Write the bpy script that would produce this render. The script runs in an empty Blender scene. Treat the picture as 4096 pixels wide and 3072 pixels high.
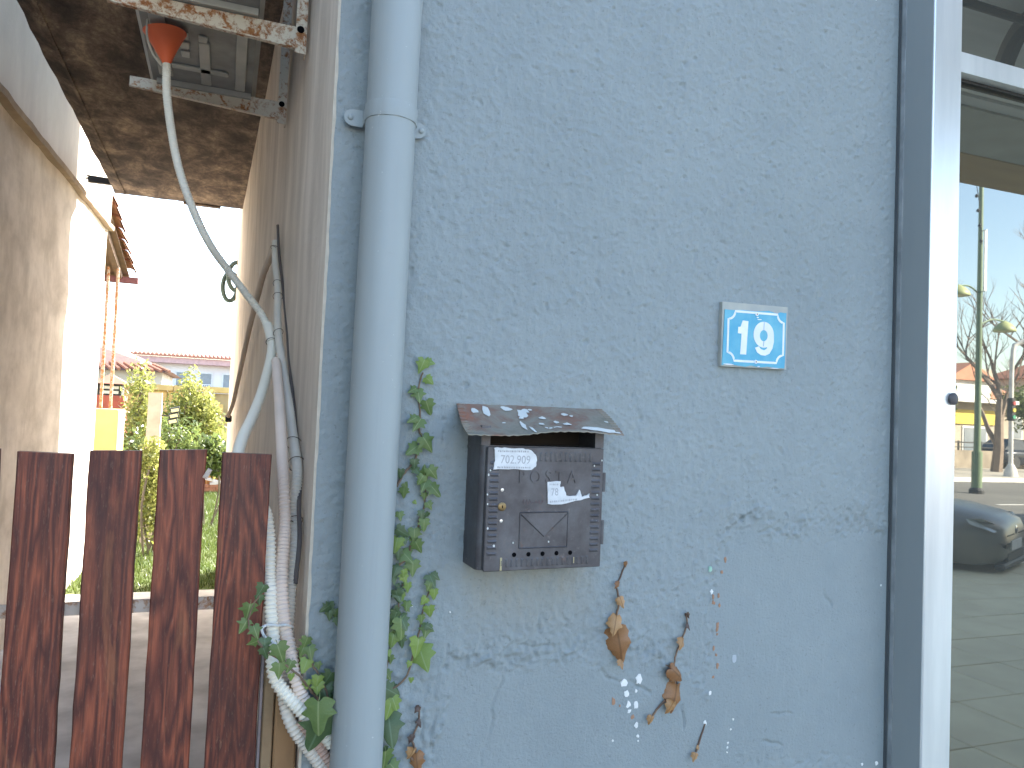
import bpy, math, random
import numpy as np
from mathutils import Matrix, Vector, Euler

random.seed(11)
rng = np.random.default_rng(7)
scene = bpy.context.scene
R = math.radians

# ------------------------------------------------------------------ camera
YAW, PITCH, ROLL = R(20.5), R(2.43), R(2.4)
fw = Vector((math.sin(YAW) * math.cos(PITCH), math.cos(YAW) * math.cos(PITCH), math.sin(PITCH)))
r0 = Vector((math.cos(YAW), -math.sin(YAW), 0))
u0 = r0.cross(fw)
cr = r0 * math.cos(ROLL) + u0 * math.sin(ROLL)
cu = u0 * math.cos(ROLL) - r0 * math.sin(ROLL)
cam_d = bpy.data.cameras.new('camera')
cam_d.sensor_width = 36.0
cam_d.lens = 27.02
cam_d.clip_start = 0.05
cam_d.clip_end = 2000
cam = bpy.data.objects.new('camera', cam_d)
scene.collection.objects.link(cam)
cam.matrix_world = Matrix(((cr.x, cu.x, -fw.x, 0.0), (cr.y, cu.y, -fw.y, -1.4), (cr.z, cu.z, -fw.z, 1.55), (0, 0, 0, 1)))
scene.camera = cam

# ------------------------------------------------------------------ sky, sun, exposure
SUN_EL, SUN_AZ = R(31), R(45)          # azimuth measured from +Y towards +X
world = bpy.data.worlds.new('World')
scene.world = world
world.use_nodes = True
wn = world.node_tree
bg = wn.nodes['Background']
sky = wn.nodes.new('ShaderNodeTexSky')
sky.sky_type = 'NISHITA'
sky.sun_disc = False
sky.sun_elevation = SUN_EL
sky.sun_rotation = SUN_AZ
sky.air_density = 1.0
sky.dust_density = 1.0
sky.ozone_density = 1.0
wn.links.new(sky.outputs[0], bg.inputs[0])
bg.inputs[1].default_value = 0.12
sun_d = bpy.data.lights.new('sun', 'SUN')
sun_d.energy = 5.0
sun_d.angle = R(0.53)
sun_d.color = (1.0, 0.95, 0.87)
sun = bpy.data.objects.new('sun', sun_d)
scene.collection.objects.link(sun)
to_sun = Vector((math.sin(SUN_AZ) * math.cos(SUN_EL), math.cos(SUN_AZ) * math.cos(SUN_EL), math.sin(SUN_EL)))
sun.rotation_euler = to_sun.to_track_quat('Z', 'Y').to_euler()
sun.location = to_sun * 60
vs = scene.view_settings
vs.view_transform = 'Standard'
vs.look = 'None'
vs.gamma = 1.0
vs.use_curve_mapping = False
vs.exposure = 2.8
scene.cycles.max_bounces = 8
scene.cycles.diffuse_bounces = 5
scene.cycles.glossy_bounces = 4

# ------------------------------------------------------------------ helpers
def link(o, parent=None):
    scene.collection.objects.link(o)
    if parent is not None:
        o.parent = parent
    return o

def tag(o, label=None, cat=None, group=None, kind=None):
    if label: o['label'] = label
    if cat: o['category'] = cat
    if group: o['group'] = group
    if kind: o['kind'] = kind
    return o

def thing(name, label, cat, loc=(0, 0, 0), group=None):
    o = bpy.data.objects.new(name, None)
    o.empty_display_size = 0.1
    o.location = loc
    link(o)
    return tag(o, label, cat, group)

def wloc(p):
    v = Vector((0, 0, 0))
    while p is not None:
        v += Vector(p.location)
        p = p.parent
    return v

class MB:
    """collects geometry in world coordinates; build() links it as one mesh object"""
    def __init__(s):
        s.v, s.f, s.m, s.k = [], [], [], 0
    def add(s, verts, faces, mi=None):
        o = len(s.v)
        s.v.extend([tuple(p) for p in verts])
        s.f.extend([tuple(i + o for i in f) for f in faces])
        s.m.extend([s.k if mi is None else mi] * len(faces))
        return s
    def hexa(s, p, mi=None):
        return s.add(p, [(0, 3, 2, 1), (4, 5, 6, 7), (0, 1, 5, 4), (1, 2, 6, 5), (2, 3, 7, 6), (3, 0, 4, 7)], mi)
    def box(s, x0, x1, y0, y1, z0, z1, mi=None, bev=0.0):
        if bev <= 0:
            return s.hexa([(x0, y0, z0), (x1, y0, z0), (x1, y1, z0), (x0, y1, z0), (x0, y0, z1), (x1, y0, z1), (x1, y1, z1), (x0, y1, z1)], mi)
        b = min(bev, (x1 - x0) * .45, (y1 - y0) * .45, (z1 - z0) * .45)
        P = []
        for z, i in ((z0, b), (z0 + b, 0), (z1 - b, 0), (z1, b)):
            a0, a1, c0, c1 = x0 + i, x1 - i, y0 + i, y1 - i
            P += [(a0 + b, c0, z), (a1 - b, c0, z), (a1, c0 + b, z), (a1, c1 - b, z), (a1 - b, c1, z), (a0 + b, c1, z), (a0, c1 - b, z), (a0, c0 + b, z)]
        F = [tuple(range(7, -1, -1)), tuple(range(24, 32))]
        for l in range(3):
            for i in range(8):
                j = (i + 1) % 8
                F.append((l * 8 + i, l * 8 + j, l * 8 + 8 + j, l * 8 + 8 + i))
        return s.add(P, F, mi)
    def obox(s, M, sx, sy, sz, mi=None):
        h = [(-sx, -sy, -sz), (sx, -sy, -sz), (sx, sy, -sz), (-sx, sy, -sz), (-sx, -sy, sz), (sx, -sy, sz), (sx, sy, sz), (-sx, sy, sz)]
        return s.hexa([M @ Vector((a / 2, b / 2, c / 2)) for a, b, c in h], mi)
    def prism(s, poly, fn, mi=None):
        """poly: 2D points (ccw); fn(a,b,side) -> 3D point for side 0 (front) or 1 (back)"""
        n = len(poly)
        P = [fn(a, b, 0) for a, b in poly] + [fn(a, b, 1) for a, b in poly]
        F = [tuple(range(n)), tuple(range(2 * n - 1, n - 1, -1))]
        for i in range(n):
            j = (i + 1) % n
            F.append((i, i + n, j + n, j))
        return s.add(P, F, mi)
    def tube(s, pts, rad, seg=10, cap=True, mi=None):
        pts = [Vector(p) for p in pts]
        n = len(pts)
        rad = [rad] * n if not hasattr(rad, '__len__') else rad
        P, F = [], []
        t = (pts[1] - pts[0]).normalized()
        up = Vector((0, 0, 1)) if abs(t.z) < .9 else Vector((0, 1, 0))
        u = t.cross(up).normalized()
        for i in range(n):
            a, b = pts[max(0, i - 1)], pts[min(n - 1, i + 1)]
            t = (b - a).normalized() if (b - a).length > 1e-9 else t
            u = (u - t * u.dot(t)).normalized()
            w = t.cross(u)
            for k in range(seg):
                g = 2 * math.pi * k / seg
                P.append(pts[i] + (u * math.cos(g) + w * math.sin(g)) * rad[i])
        for i in range(n - 1):
            for k in range(seg):
                l = (k + 1) % seg
                F.append((i * seg + k, i * seg + l, (i + 1) * seg + l, (i + 1) * seg + k))
        if cap:
            F.append(tuple(range(seg - 1, -1, -1)))
            F.append(tuple((n - 1) * seg + k for k in range(seg)))
        return s.add(P, F, mi)
    def lathe(s, prof, c, seg=24, axis='Z', mi=None, M=None):
        P, F = [], []
        for r_, h in prof:
            for k in range(seg):
                g = 2 * math.pi * k / seg
                a, b = r_ * math.cos(g), r_ * math.sin(g)
                p = Vector((a, b, h)) if axis == 'Z' else (Vector((a, -h, b)) if axis == 'Y' else Vector((h, a, b)))
                if M is not None: p = M @ p
                P.append(p + Vector(c))
        n = len(prof)
        for i in range(n - 1):
            for k in range(seg):
                l = (k + 1) % seg
                F.append((i * seg + k, i * seg + l, (i + 1) * seg + l, (i + 1) * seg + k))
        F.append(tuple(range(seg - 1, -1, -1)))
        F.append(tuple((n - 1) * seg + k for k in range(seg)))
        return s.add(P, F, mi)
    def mesh(s, name, mats, off=Vector((0, 0, 0)), smooth=False):
        me = bpy.data.meshes.new(name)
        me.from_pydata([(x - off[0], y - off[1], z - off[2]) for x, y, z in s.v], [], s.f)
        for m in (mats if isinstance(mats, (list, tuple)) else [mats]):
            me.materials.append(m)
        if any(s.m): me.polygons.foreach_set('material_index', s.m)
        if smooth:
            me.polygons.foreach_set('use_smooth', [True] * len(s.f))
            if hasattr(me, 'set_sharp_from_angle'):
                me.set_sharp_from_angle(angle=R(smooth if smooth is not True else 40))
        me.update()
        return me
    def build(s, name, mats, parent=None, smooth=False, local=False):
        off = Vector((0, 0, 0)) if local else wloc(parent)
        o = bpy.data.objects.new(name, s.mesh(name, mats, off, smooth))
        return link(o, parent)

def np_obj(name, V, Fq, mats, parent=None, smooth=False):
    """large mesh from numpy: V (n,3), Fq (m,k)"""
    me = bpy.data.meshes.new(name)
    V = np.asarray(V, dtype=np.float32)
    off = wloc(parent)
    V = V - np.array(off, dtype=np.float32)
    Fq = np.asarray(Fq, dtype=np.int32)
    k = Fq.shape[1]
    me.vertices.add(len(V)); me.vertices.foreach_set('co', V.ravel())
    me.loops.add(Fq.size); me.loops.foreach_set('vertex_index', Fq.ravel())
    me.polygons.add(len(Fq))
    me.polygons.foreach_set('loop_start', np.arange(0, Fq.size, k, dtype=np.int32))
    if smooth: me.polygons.foreach_set('use_smooth', np.ones(len(Fq), dtype=bool))
    me.update(calc_edges=True)
    for m in (mats if isinstance(mats, (list, tuple)) else [mats]): me.materials.append(m)
    return link(bpy.data.objects.new(name, me), parent)

def spline(pts, step):
    """Catmull-Rom through pts, resampled at even arc length"""
    P = [Vector(p) for p in pts]
    P = [P[0] * 2 - P[1]] + P + [P[-1] * 2 - P[-2]]
    fine = []
    for i in range(1, len(P) - 2):
        for k in range(24):
            t = k / 24
            a, b, c, d = P[i - 1], P[i], P[i + 1], P[i + 2]
            fine.append(.5 * ((2 * b) + (c - a) * t + (2 * a - 5 * b + 4 * c - d) * t * t + (3 * b - a - 3 * c + d) * t ** 3))
    fine.append(P[-2])
    out, acc = [fine[0]], 0.0
    for a, b in zip(fine, fine[1:]):
        l = (b - a).length
        while acc + l >= step and l > 1e-9:
            f = (step - acc) / l
            a = a.lerp(b, f); out.append(a.copy()); l = (b - a).length; acc = 0
        acc += l
    return out

def text_geo(body, size, extrude=0.0):
    """built-in font as (verts, faces); text plane is XY, centred"""
    cu_ = bpy.data.curves.new('txt', 'FONT')
    cu_.body = body; cu_.size = size; cu_.extrude = extrude
    cu_.align_x = 'CENTER'; cu_.align_y = 'CENTER'; cu_.resolution_u = 3
    o = bpy.data.objects.new('txt', cu_); scene.collection.objects.link(o)
    dg = bpy.context.evaluated_depsgraph_get(); dg.update()
    me = bpy.data.meshes.new_from_object(o.evaluated_get(dg))
    V = [Vector(v.co) for v in me.vertices]; F = [tuple(p.vertices) for p in me.polygons]
    bpy.data.objects.remove(o); bpy.data.curves.remove(cu_); bpy.data.meshes.remove(me)
    return V, F

# ------------------------------------------------------------------ materials
class Mat:
    def __init__(s, name, rough=.6, metal=0.0, spec=.4):
        s.m = bpy.data.materials.new(name); s.m.use_nodes = True
        s.nt = s.m.node_tree; s.b = s.nt.nodes['Principled BSDF']
        s.b.inputs['Roughness'].default_value = rough
        s.b.inputs['Metallic'].default_value = metal
        s.b.inputs['Specular IOR Level'].default_value = spec
    def n(s, t, **kw):
        o = s.nt.nodes.new(t)
        for k, v in kw.items(): setattr(o, k, v)
        return o
    def l(s, a, b): s.nt.links.new(a, b)
    def coord(s, scale=(1, 1, 1), which='Object', rnd=0.0):
        tc = s.n('ShaderNodeTexCoord'); mp = s.n('ShaderNodeMapping')
        mp.inputs['Scale'].default_value = scale
        s.l(tc.outputs[which], mp.inputs[0])
        if rnd:
            oi = s.n('ShaderNodeObjectInfo'); ml = s.n('ShaderNodeMath', operation='MULTIPLY'); ml.inputs[1].default_value = rnd
            s.l(oi.outputs['Random'], ml.inputs[0])
            cb = s.n('ShaderNodeCombineXYZ')
            for i in range(3): s.l(ml.outputs[0], cb.inputs[i])
            s.l(cb.outputs[0], mp.inputs['Location'])
        return mp.outputs[0]
    def noise(s, vec, scale=5, detail=4, rough=.55, dist=0.0):
        o = s.n('ShaderNodeTexNoise'); o.inputs['Scale'].default_value = scale; o.inputs['Detail'].default_value = detail
        o.inputs['Roughness'].default_value = rough; o.inputs['Distortion'].default_value = dist
        s.l(vec, o.inputs['Vector']); return o.outputs['Fac']
    def vor(s, vec, scale=5, feat='F1', out='Distance'):
        o = s.n('ShaderNodeTexVoronoi', feature=feat); o.inputs['Scale'].default_value = scale
        s.l(vec, o.inputs['Vector']); return o.outputs[out]
    def ramp(s, fac, stops):
        o = s.n('ShaderNodeValToRGB'); e = o.color_ramp.elements
        while len(e) < len(stops): e.new(0.5)
        for i, (p, c) in enumerate(stops):
            e[i].position = p; e[i].color = (c, c, c, 1) if not hasattr(c, '__len__') else (*c, 1)
        s.l(fac, o.inputs[0]); return o.outputs[0]
    def mix(s, fac, a, b, mode='MIX'):
        o = s.n('ShaderNodeMix', data_type='RGBA', blend_type=mode)
        for sock, v in ((o.inputs['Factor'], fac), (o.inputs[6], a), (o.inputs[7], b)):
            if hasattr(v, 'is_linked') or isinstance(v, bpy.types.NodeSocket): s.l(v, sock)
            elif hasattr(v, '__len__'): sock.default_value = (*v, 1)
            else: sock.default_value = v
        return o.outputs[2]
    def col(s, c):
        if isinstance(c, bpy.types.NodeSocket): s.l(c, s.b.inputs['Base Color'])
        else: s.b.inputs['Base Color'].default_value = (*c, 1)
        return s
    def mul(s, a, b):
        o = s.n('ShaderNodeMath', operation='MULTIPLY'); s.l(a, o.inputs[0]); s.l(b, o.inputs[1]); return o.outputs[0]
    def ramp_map(s, sock, a, b, c, d):
        o1 = s.n('ShaderNodeMapRange', interpolation_type='SMOOTHSTEP'); o2 = s.n('ShaderNodeMapRange', interpolation_type='SMOOTHSTEP')
        for o, lo, hi, t0, t1 in ((o1, a, b, 0, 1), (o2, c, d, 1, 0)):
            s.l(sock, o.inputs[0]); o.inputs[1].default_value = lo; o.inputs[2].default_value = hi; o.inputs[3].default_value = t0; o.inputs[4].default_value = t1
        return s.mul(o1.outputs[0], o2.outputs[0])
    def rgh(s, c): s.l(c, s.b.inputs['Roughness']); return s
    def bump(s, h, strength=.4, dist=.002):
        o = s.n('ShaderNodeBump'); o.inputs['Strength'].default_value = strength; o.inputs['Distance'].default_value = dist
        s.l(h, o.inputs['Height']); s.l(o.outputs[0], s.b.inputs['Normal']); return s

def simple(name, c, c2=None, rough=.6, metal=0, scale=6, lo=.35, hi=.65, detail=5, bump=0, bscale=80, bdist=.002, stretch=(1, 1, 1), rnd=0.0, spec=.4):
    m = Mat(name, rough, metal, spec)
    v = m.coord(stretch, rnd=rnd)
    c2 = c2 or tuple(x * .82 for x in c)
    m.col(m.ramp(m.noise(v, scale, detail), [(lo, c), (hi, c2)]))
    if bump: m.bump(m.noise(v, bscale, 3), bump, bdist)
    return m.m

def mat_stucco():
    m = Mat('blue_stucco', .82, 0, .25)
    v = m.coord()
    big = m.noise(v, 1.7, 4, .6)
    mid = m.noise(v, 16, 5, .65)
    c = m.ramp(big, [(.3, (.268, .305, .312)), (.7, (.312, .349, .352))])
    c = m.mix(m.ramp(mid, [(.45, 0.0), (.75, .35)]), c, (.235, .268, .278))
    # pale brush streaks
    st = m.noise(m.coord((60, 60, 7)), 3, 4, .6)
    c = m.mix(m.ramp(st, [(.56, 0.0), (.78, .3)]), c, (.385, .405, .41))
    # tan grime washed down under the letter box (own shape, broken up by noise)
    tc = m.n('ShaderNodeTexCoord'); sx = m.n('ShaderNodeSeparateXYZ'); m.l(tc.outputs['Object'], sx.inputs[0])
    def band(sock, a, b_, c_, d_):
        return m.ramp_map(sock, a, b_, c_, d_)
    mask = m.mul(m.mul(band(sx.outputs[0], .25, .33, .50, .60), band(sx.outputs[2], 1.10, 1.22, 1.275, 1.29)), m.ramp(m.noise(m.coord((30, 30, 9)), 1.5, 5, .65), [(.3, .15), (.7, .75)]))
    c = m.mix(mask, c, (.33, .315, .27))
    sp = m.noise(v, 150, 2, .5)
    c = m.mix(m.ramp(sp, [(.655, 0.0), (.74, .5)]), c, (.19, .205, .21))  # dark specks paint in the small shadows of the stucco pits
    m.col(c)
    h = m.noise(v, 190, 4, .65)
    m.bump(h, .8, .0028)
    return m.m

def mat_render(name, c, c2, c3, streak=(9, 9, .7), scale=3.0):
    m = Mat(name, .9, 0, .2)
    v = m.coord(streak)
    a = m.ramp(m.noise(v, scale, 6, .62), [(.3, c), (.52, c2), (.75, c3)])
    b = m.noise(m.coord((2.2, 2.2, 1.0)), 2.2, 6, .65)
    c_ = m.mix(m.ramp(b, [(.45, 0.0), (.7, .75)]), a, c3)
    m.col(c_)
    m.bump(m.noise(m.coord(), 45, 5, .6), .45, .004)
    return m.m

def mat_soffit():
    m = Mat('mouldy_concrete', .95, 0, .15)
    v = m.coord((1.0, 1.0, 1.0))
    a = m.noise(m.coord((2.4, 1.3, 1)), 2.6, 10, .74, .25)
    c = m.ramp(a, [(.34, (.035, .03, .031)), (.46, (.085, .068, .062)), (.55, (.17, .13, .105)), (.66, (.34, .265, .20)), (.8, (.42, .33, .25))])
    g = m.noise(v, 60, 4, .7)
    c = m.mix(m.ramp(g, [(.4, 0.0), (.75, .5)]), c, (.06, .045, .04))
    m.col(c)
    m.bump(m.noise(v, 30, 6, .65), .5, .006)
    return m.m

def mat_wood():
    m = Mat('stained_wood', .5, 0, .45)
    v = m.coord((1, 1, 1), rnd=31.0)
    vm = m.n('ShaderNodeVectorMath', operation='MULTIPLY'); m.l(v, vm.inputs[0]); vm.inputs[1].default_value = (10, 10, 1.0)
    rings = m.noise(vm.outputs[0], 1.0, 4, .5, .35)
    mu = m.n('ShaderNodeMath', operation='MULTIPLY'); m.l(rings, mu.inputs[0]); mu.inputs[1].default_value = 30.0
    fr = m.n('ShaderNodeMath', operation='PINGPONG'); m.l(mu.outputs[0], fr.inputs[0]); fr.inputs[1].default_value = 1.0
    c = m.ramp(fr.outputs[0], [(.05, (.10, .026, .017)), (.5, (.20, .052, .029)), (.95, (.33, .088, .042))])
    # uneven stain: dark pooled patches and thin orange patches along the grain
    dark = m.noise(m.coord((5, 5, 1.3), rnd=17.0), 2.2, 6, .65, .5)
    c = m.mix(m.ramp(dark, [(.49, 0.0), (.64, .7)]), c, (.07, .025, .02))
    blot = m.noise(m.coord((7, 7, 1.2), rnd=23.0), 1.9, 5, .6, .6)
    c = m.mix(m.ramp(blot, [(.55, 0.0), (.60, .55), (.72, .85)]), c, (.34, .125, .055))
    fib = m.noise(m.coord((190, 190, 4), rnd=7.0), 1.0, 6, .75)
    c = m.mix(m.ramp(fib, [(.45, 0.0), (.6, .55)]), c, (.045, .016, .013))
    fine = m.noise(m.coord((420, 420, 60), rnd=5.0), 1.0, 3, .7)
    c = m.mix(m.ramp(fine, [(.58, 0.0), (.75, .35)]), c, (.36, .22, .16))
    wear = m.noise(m.coord((30, 30, 6), rnd=3.0), 1.6, 6, .75)
    c = m.mix(m.ramp(wear, [(.64, 0.0), (.74, .5)]), c, (.40, .22, .12))
    m.col(c)
    m.rgh(m.ramp(blot, [(.3, .42), (.7, .66)]))
    m.bump(fib, .6, .0014)
    return m.m

def mat_rust(name, paint, amount=.5):
    m = Mat(name, .75, 0, .3)
    v = m.coord()
    n1 = m.noise(v, 34, 8, .75, .4)
    n2 = m.noise(v, 60, 5, .7)
    rust = m.ramp(n2, [(.3, (.42, .19, .07)), (.6, (.30, .11, .035)), (.8, (.11, .045, .02))])
    c = m.mix(m.ramp(n1, [(amount - .04, 1.0), (amount + .07, 0.0)]), paint, rust)
    m.col(c); m.bump(n2, .4, .001)
    return m.m

def mat_leaf(name, c, c2, vein, trans=.25):
    m = Mat(name, .42, 0, .45)
    oi = m.n('ShaderNodeObjectInfo')
    v = m.coord(rnd=9.0)
    c_ = m.mix(oi.outputs['Random'], c, c2)
    c_ = m.mix(m.ramp(m.noise(v, 30, 4), [(.4, 0.0), (.7, .4)]), c_, tuple(x * .6 for x in c))
    tc = m.n('ShaderNodeTexCoord'); sx = m.n('ShaderNodeSeparateXYZ'); m.l(tc.outputs['Object'], sx.inputs[0])
    # leaf local frame: x across, y along midrib (unit size)
    ab = m.n('ShaderNodeMath', operation='ABSOLUTE'); m.l(sx.outputs[0], ab.inputs[0])
    c_ = m.mix(m.ramp(ab.outputs[0], [(.012, .75), (.04, 0.0)]), c_, vein)
    m.col(c_)
    m.b.inputs['Transmission Weight'].default_value = 0
    try: m.b.inputs['Subsurface Weight'].default_value = 0.0
    except Exception: pass
    if trans:
        tr = m.n('ShaderNodeBsdfTranslucent'); m.l(c_, tr.inputs[0])
        mx = m.n('ShaderNodeMixShader'); mx.inputs[0].default_value = trans
        out = m.nt.nodes['Material Output']
        m.l(m.b.outputs[0], mx.inputs[1]); m.l(tr.outputs[0], mx.inputs[2]); m.l(mx.outputs[0], out.inputs[0])
    return m.m

def mat_foliage(name, c, c2, trans=.35, rough=.45):
    m = Mat(name, rough, 0, .5)
    g = m.n('ShaderNodeNewGeometry')
    c_ = m.mix(g.outputs['Random Per Island'], c, c2)
    m.col(c_)
    tr = m.n('ShaderNodeBsdfTranslucent'); m.l(c_, tr.inputs[0])
    mx = m.n('ShaderNodeMixShader'); mx.inputs[0].default_value = trans
    out = m.nt.nodes['Material Output']
    m.l(m.b.outputs[0], mx.inputs[1]); m.l(tr.outputs[0], mx.inputs[2]); m.l(mx.outputs[0], out.inputs[0])
    return m.m

def mat_glass():
    m = Mat('reflective_glass', .012, .85, .5)
    m.col((.305, .30, .262))
    return m.m

def mat_mailbox():
    m = Mat('brown_painted_tin', .48, .35, .4)
    v = m.coord()
    c = m.ramp(m.noise(v, 14, 6, .65), [(.3, (.06, .055, .06)), (.5, (.10, .095, .10)), (.64, (.125, .125, .135)), (.8, (.165, .145, .14))])
    c = m.mix(m.ramp(m.noise(v, 70, 5, .7), [(.60, 0.0), (.74, .7)]), c, (.20, .185, .185))
    c = m.mix(m.ramp(m.noise(m.coord((60, 60, 9)), 2.0, 6, .75), [(.62, 0.0), (.72, .6)]), c, (.055, .045, .045))
    c = m.mix(m.ramp(m.noise(v, 34, 6, .75), [(.62, 0.0), (.72, .65)]), c, (.16, .09, .065))
    m.col(c); m.bump(m.noise(v, 40, 4), .25, .001)
    return m.m

def mat_tinroof():
    m = Mat('weathered_tin_roof', .6, .25, .35)
    v = m.coord()
    c = m.ramp(m.noise(v, 12, 6, .65, .4), [(.34, (.20, .19, .15)), (.48, (.29, .265, .215)), (.6, (.25, .16, .12)), (.72, (.34, .14, .085))])
    c = m.mix(m.ramp(m.noise(v, 45, 6, .7), [(.55, 0.0), (.7, .5)]), c, (.24, .25, .235))
    m.col(c); m.bump(m.noise(v, 60, 4), .3, .001)
    return m.m

def mat_asphalt():
    m = Mat('asphalt', .9, 0, .25)
    v = m.coord()
    c = m.ramp(m.noise(v, .35, 6, .6), [(.35, (.12, .115, .105)), (.65, (.17, .163, .148))])
    c = m.mix(m.ramp(m.noise(v, 60, 3), [(.5, 0.0), (.7, .4)]), c, (.15, .145, .135))
    m.col(c); return m.m

M = {}
M['stucco'] = mat_stucco()
M['pipe'] = None
def mat_pipe():
    m = Mat('blue_grey_pipe_paint', .5, 0, .4)
    c = m.ramp(m.noise(m.coord((1, 1, .6)), 3, 5, .6), [(.3, (.335, .372, .372)), (.7, (.306, .341, .343))])
    drip = m.noise(m.coord((45, 45, 1.2)), 1.0, 5, .65)
    c = m.mix(m.ramp(drip, [(.55, 0.0), (.75, .45)]), c, (.275, .302, .30))
    chips = m.noise(m.coord(), 95, 3, .5)
    c = m.mix(m.ramp(chips, [(.72, 0.0), (.76, .8)]), c, (.52, .535, .52))
    scuff = m.noise(m.coord((10, 10, 40)), 3.0, 5, .7)
    c = m.mix(m.ramp(scuff, [(.68, 0.0), (.76, .5)]), c, (.27, .275, .27))
    m.col(c); m.rgh(m.ramp(drip, [(.3, .42), (.7, .6)]))
    m.bump(m.noise(m.coord((1, 1, .3)), 70, 4, .6), .18, .0012)
    return m.m
M['pipe'] = mat_pipe()
M['beige'] = mat_render('beige_render', (.78, .70, .60), (.66, .585, .495), (.50, .435, .36), (8, 3, .5), 2.0)
M['leftwall'] = mat_render('stained_plaster', (.82, .755, .69), (.68, .62, .56), (.46, .41, .36), (1.0, .55, 1.0), 3.6)
M['leftwall_up'] = mat_render('cream_plaster', (.70, .63, .54), (.64, .57, .48), (.56, .49, .42), (2, 2, 1), 1.5)
M['ledge'] = simple('ledge_plaster', (.34, .26, .18), (.27, .2, .14), .9, 0, 9)
M['soffit'] = mat_soffit()
M['wood'] = mat_wood()
M['rust'] = mat_rust('rusty_white_steel', (.70, .62, .49), .465)
M['rust2'] = mat_rust('slightly_rusty_steel', (.64, .58, .47), .43)
M['iron'] = mat_rust('gate_iron', (.55, .46, .38), .42)
M['ochre'] = simple('ochre_paint', (.36, .21, .10), (.27, .155, .075), .7, 0, 9, bump=.2, bscale=50)
M['conduit_w'] = simple('white_conduit', (.88, .84, .72), (.82, .78, .66), .5, 0, 5)
M['conduit_g'] = simple('grey_conduit', (.72, .66, .56), (.62, .57, .49), .55, 0, 6)
M['conduit_b'] = simple('beige_conduit', (.56, .53, .45), (.48, .44, .37), .55, 0, 6)
M['conduit_p'] = simple('pinkish_conduit', (.80, .66, .56), (.72, .60, .51), .55, 0, 7)
M['conduit_s'] = simple('salmon_conduit', (.56, .38, .30), (.48, .34, .28), .55, 0, 7)
M['conduit_br'] = simple('brown_conduit', (.66, .53, .41), (.58, .47, .36), .6, 0, 5)
M['black'] = simple('black_rubber', (.018, .018, .02), (.03, .03, .03), .6)
M['dark_cable'] = simple('dark_cable', (.09, .075, .07), (.13, .11, .10), .6)
M['wire'] = simple('rusty_tie_wire', (.09, .065, .05), (.14, .09, .06), .6, .4)
M['tie'] = simple('white_cable_tie', (.75, .75, .72), (.65, .65, .62), .4)
M['orange'] = simple('orange_funnel', (.85, .17, .06), (.78, .14, .05), .45, 0, 8)
M['ac'] = simple('air_conditioner_tin', (.52, .51, .46), (.38, .37, .33), .6, .1, 6, bump=.1)
M['ac_dark'] = simple('air_conditioner_tray', (.34, .33, .30), (.22, .21, .19), .7, 0, 8)
M['alu'] = simple('anodised_aluminium', (.86, .87, .87), (.70, .715, .725), .30, .6, 14, stretch=(1, 1, .1), spec=.5)
M['alu_side'] = simple('anodised_aluminium_bead', (.62, .63, .64), (.42, .43, .44), .4, .8, 20)
M['gasket'] = simple('black_gasket', (.02, .02, .022), None, .5)
M['glass'] = mat_glass()
M['mailbox'] = mat_mailbox()
M['tinroof'] = mat_tinroof()
M['paint_w'] = simple('pale_paint', (.66, .67, .63), (.58, .6, .58), .7)
M['white_chip'] = simple('bare_white_plaster', (.82, .82, .80), (.72, .72, .70), .8)
M['orange_chip'] = simple('bare_brick_dust', (.42, .235, .145), (.34, .2, .13), .9, 0, 60)
M['green_chip'] = simple('old_green_paint', (.36, .6, .47), None, .8)
M['pale_chip'] = simple('pale_scuff', (.5, .54, .58), None, .8)
M['sticker'] = simple('torn_paper', (.74, .75, .76), (.6, .61, .62), .7, 0, 60)
M['ink'] = simple('faded_ink', (.16, .16, .17), (.3, .3, .3), .7, 0, 90)
M['ink_pale'] = simple('pale_print', (.36, .36, .38), (.46, .46, .47), .7, 0, 90)
M['brass'] = simple('brass', (.30, .21, .10), (.2, .14, .07), .45, .8, 60)
M['hole'] = simple('dark_hole', (.006, .006, .007), None, 1.0, 0, spec=0.0)  # near black: the dark inside holes painted on flat pieces
M['rivet'] = simple('zinc_rivet', (.75, .75, .74), None, .3, .9)
M['slot'] = simple('slot_inside', (.022, .015, .012), None, .9)
M['yellow_chip'] = simple('ochre_scrape', (.52, .44, .25), None, .7)
M['plate_back'] = simple('plate_backing', (.37, .385, .37), (.45, .45, .40), .8, 0, 25)
M['enamel'] = simple('faded_blue_enamel', (.07, .36, .54), (.14, .45, .58), .38, 0, 22, .38, .66)
M['enamel_w'] = simple('white_enamel', (.80, .82, .85), (.70, .74, .80), .4, 0, 30)
M['leaf'] = mat_leaf('ivy_leaf', (.135, .205, .06), (.175, .255, .075), (.31, .36, .16))
M['leaf_light'] = mat_leaf('young_ivy_leaf', (.26, .36, .075), (.21, .31, .075), (.31, .40, .17))
M['leaf_dark'] = mat_leaf('old_ivy_leaf', (.075, .125, .05), (.10, .155, .06), (.16, .23, .13), .15)
M['stem'] = simple('ivy_stem', (.22, .145, .095), (.16, .11, .07), .7, 0, 40)
M['dry'] = mat_leaf('dry_leaf', (.33, .16, .065), (.27, .125, .05), (.17, .08, .035), .15)
M['dry_light'] = mat_leaf('pale_dry_leaf', (.50, .29, .135), (.42, .23, .095), (.24, .12, .05), .15)
M['dry_dark'] = mat_leaf('dark_dry_leaf', (.085, .055, .045), (.11, .065, .045), (.08, .05, .04), .05)
M['concrete'] = simple('yard_concrete', (.68, .65, .61), (.42, .40, .37), .95, 0, 3.0, bump=.3, bscale=40)
M['soil'] = simple('ground_soil', (.16, .13, .09), (.11, .09, .065), .95, 0, 1.2)
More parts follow.
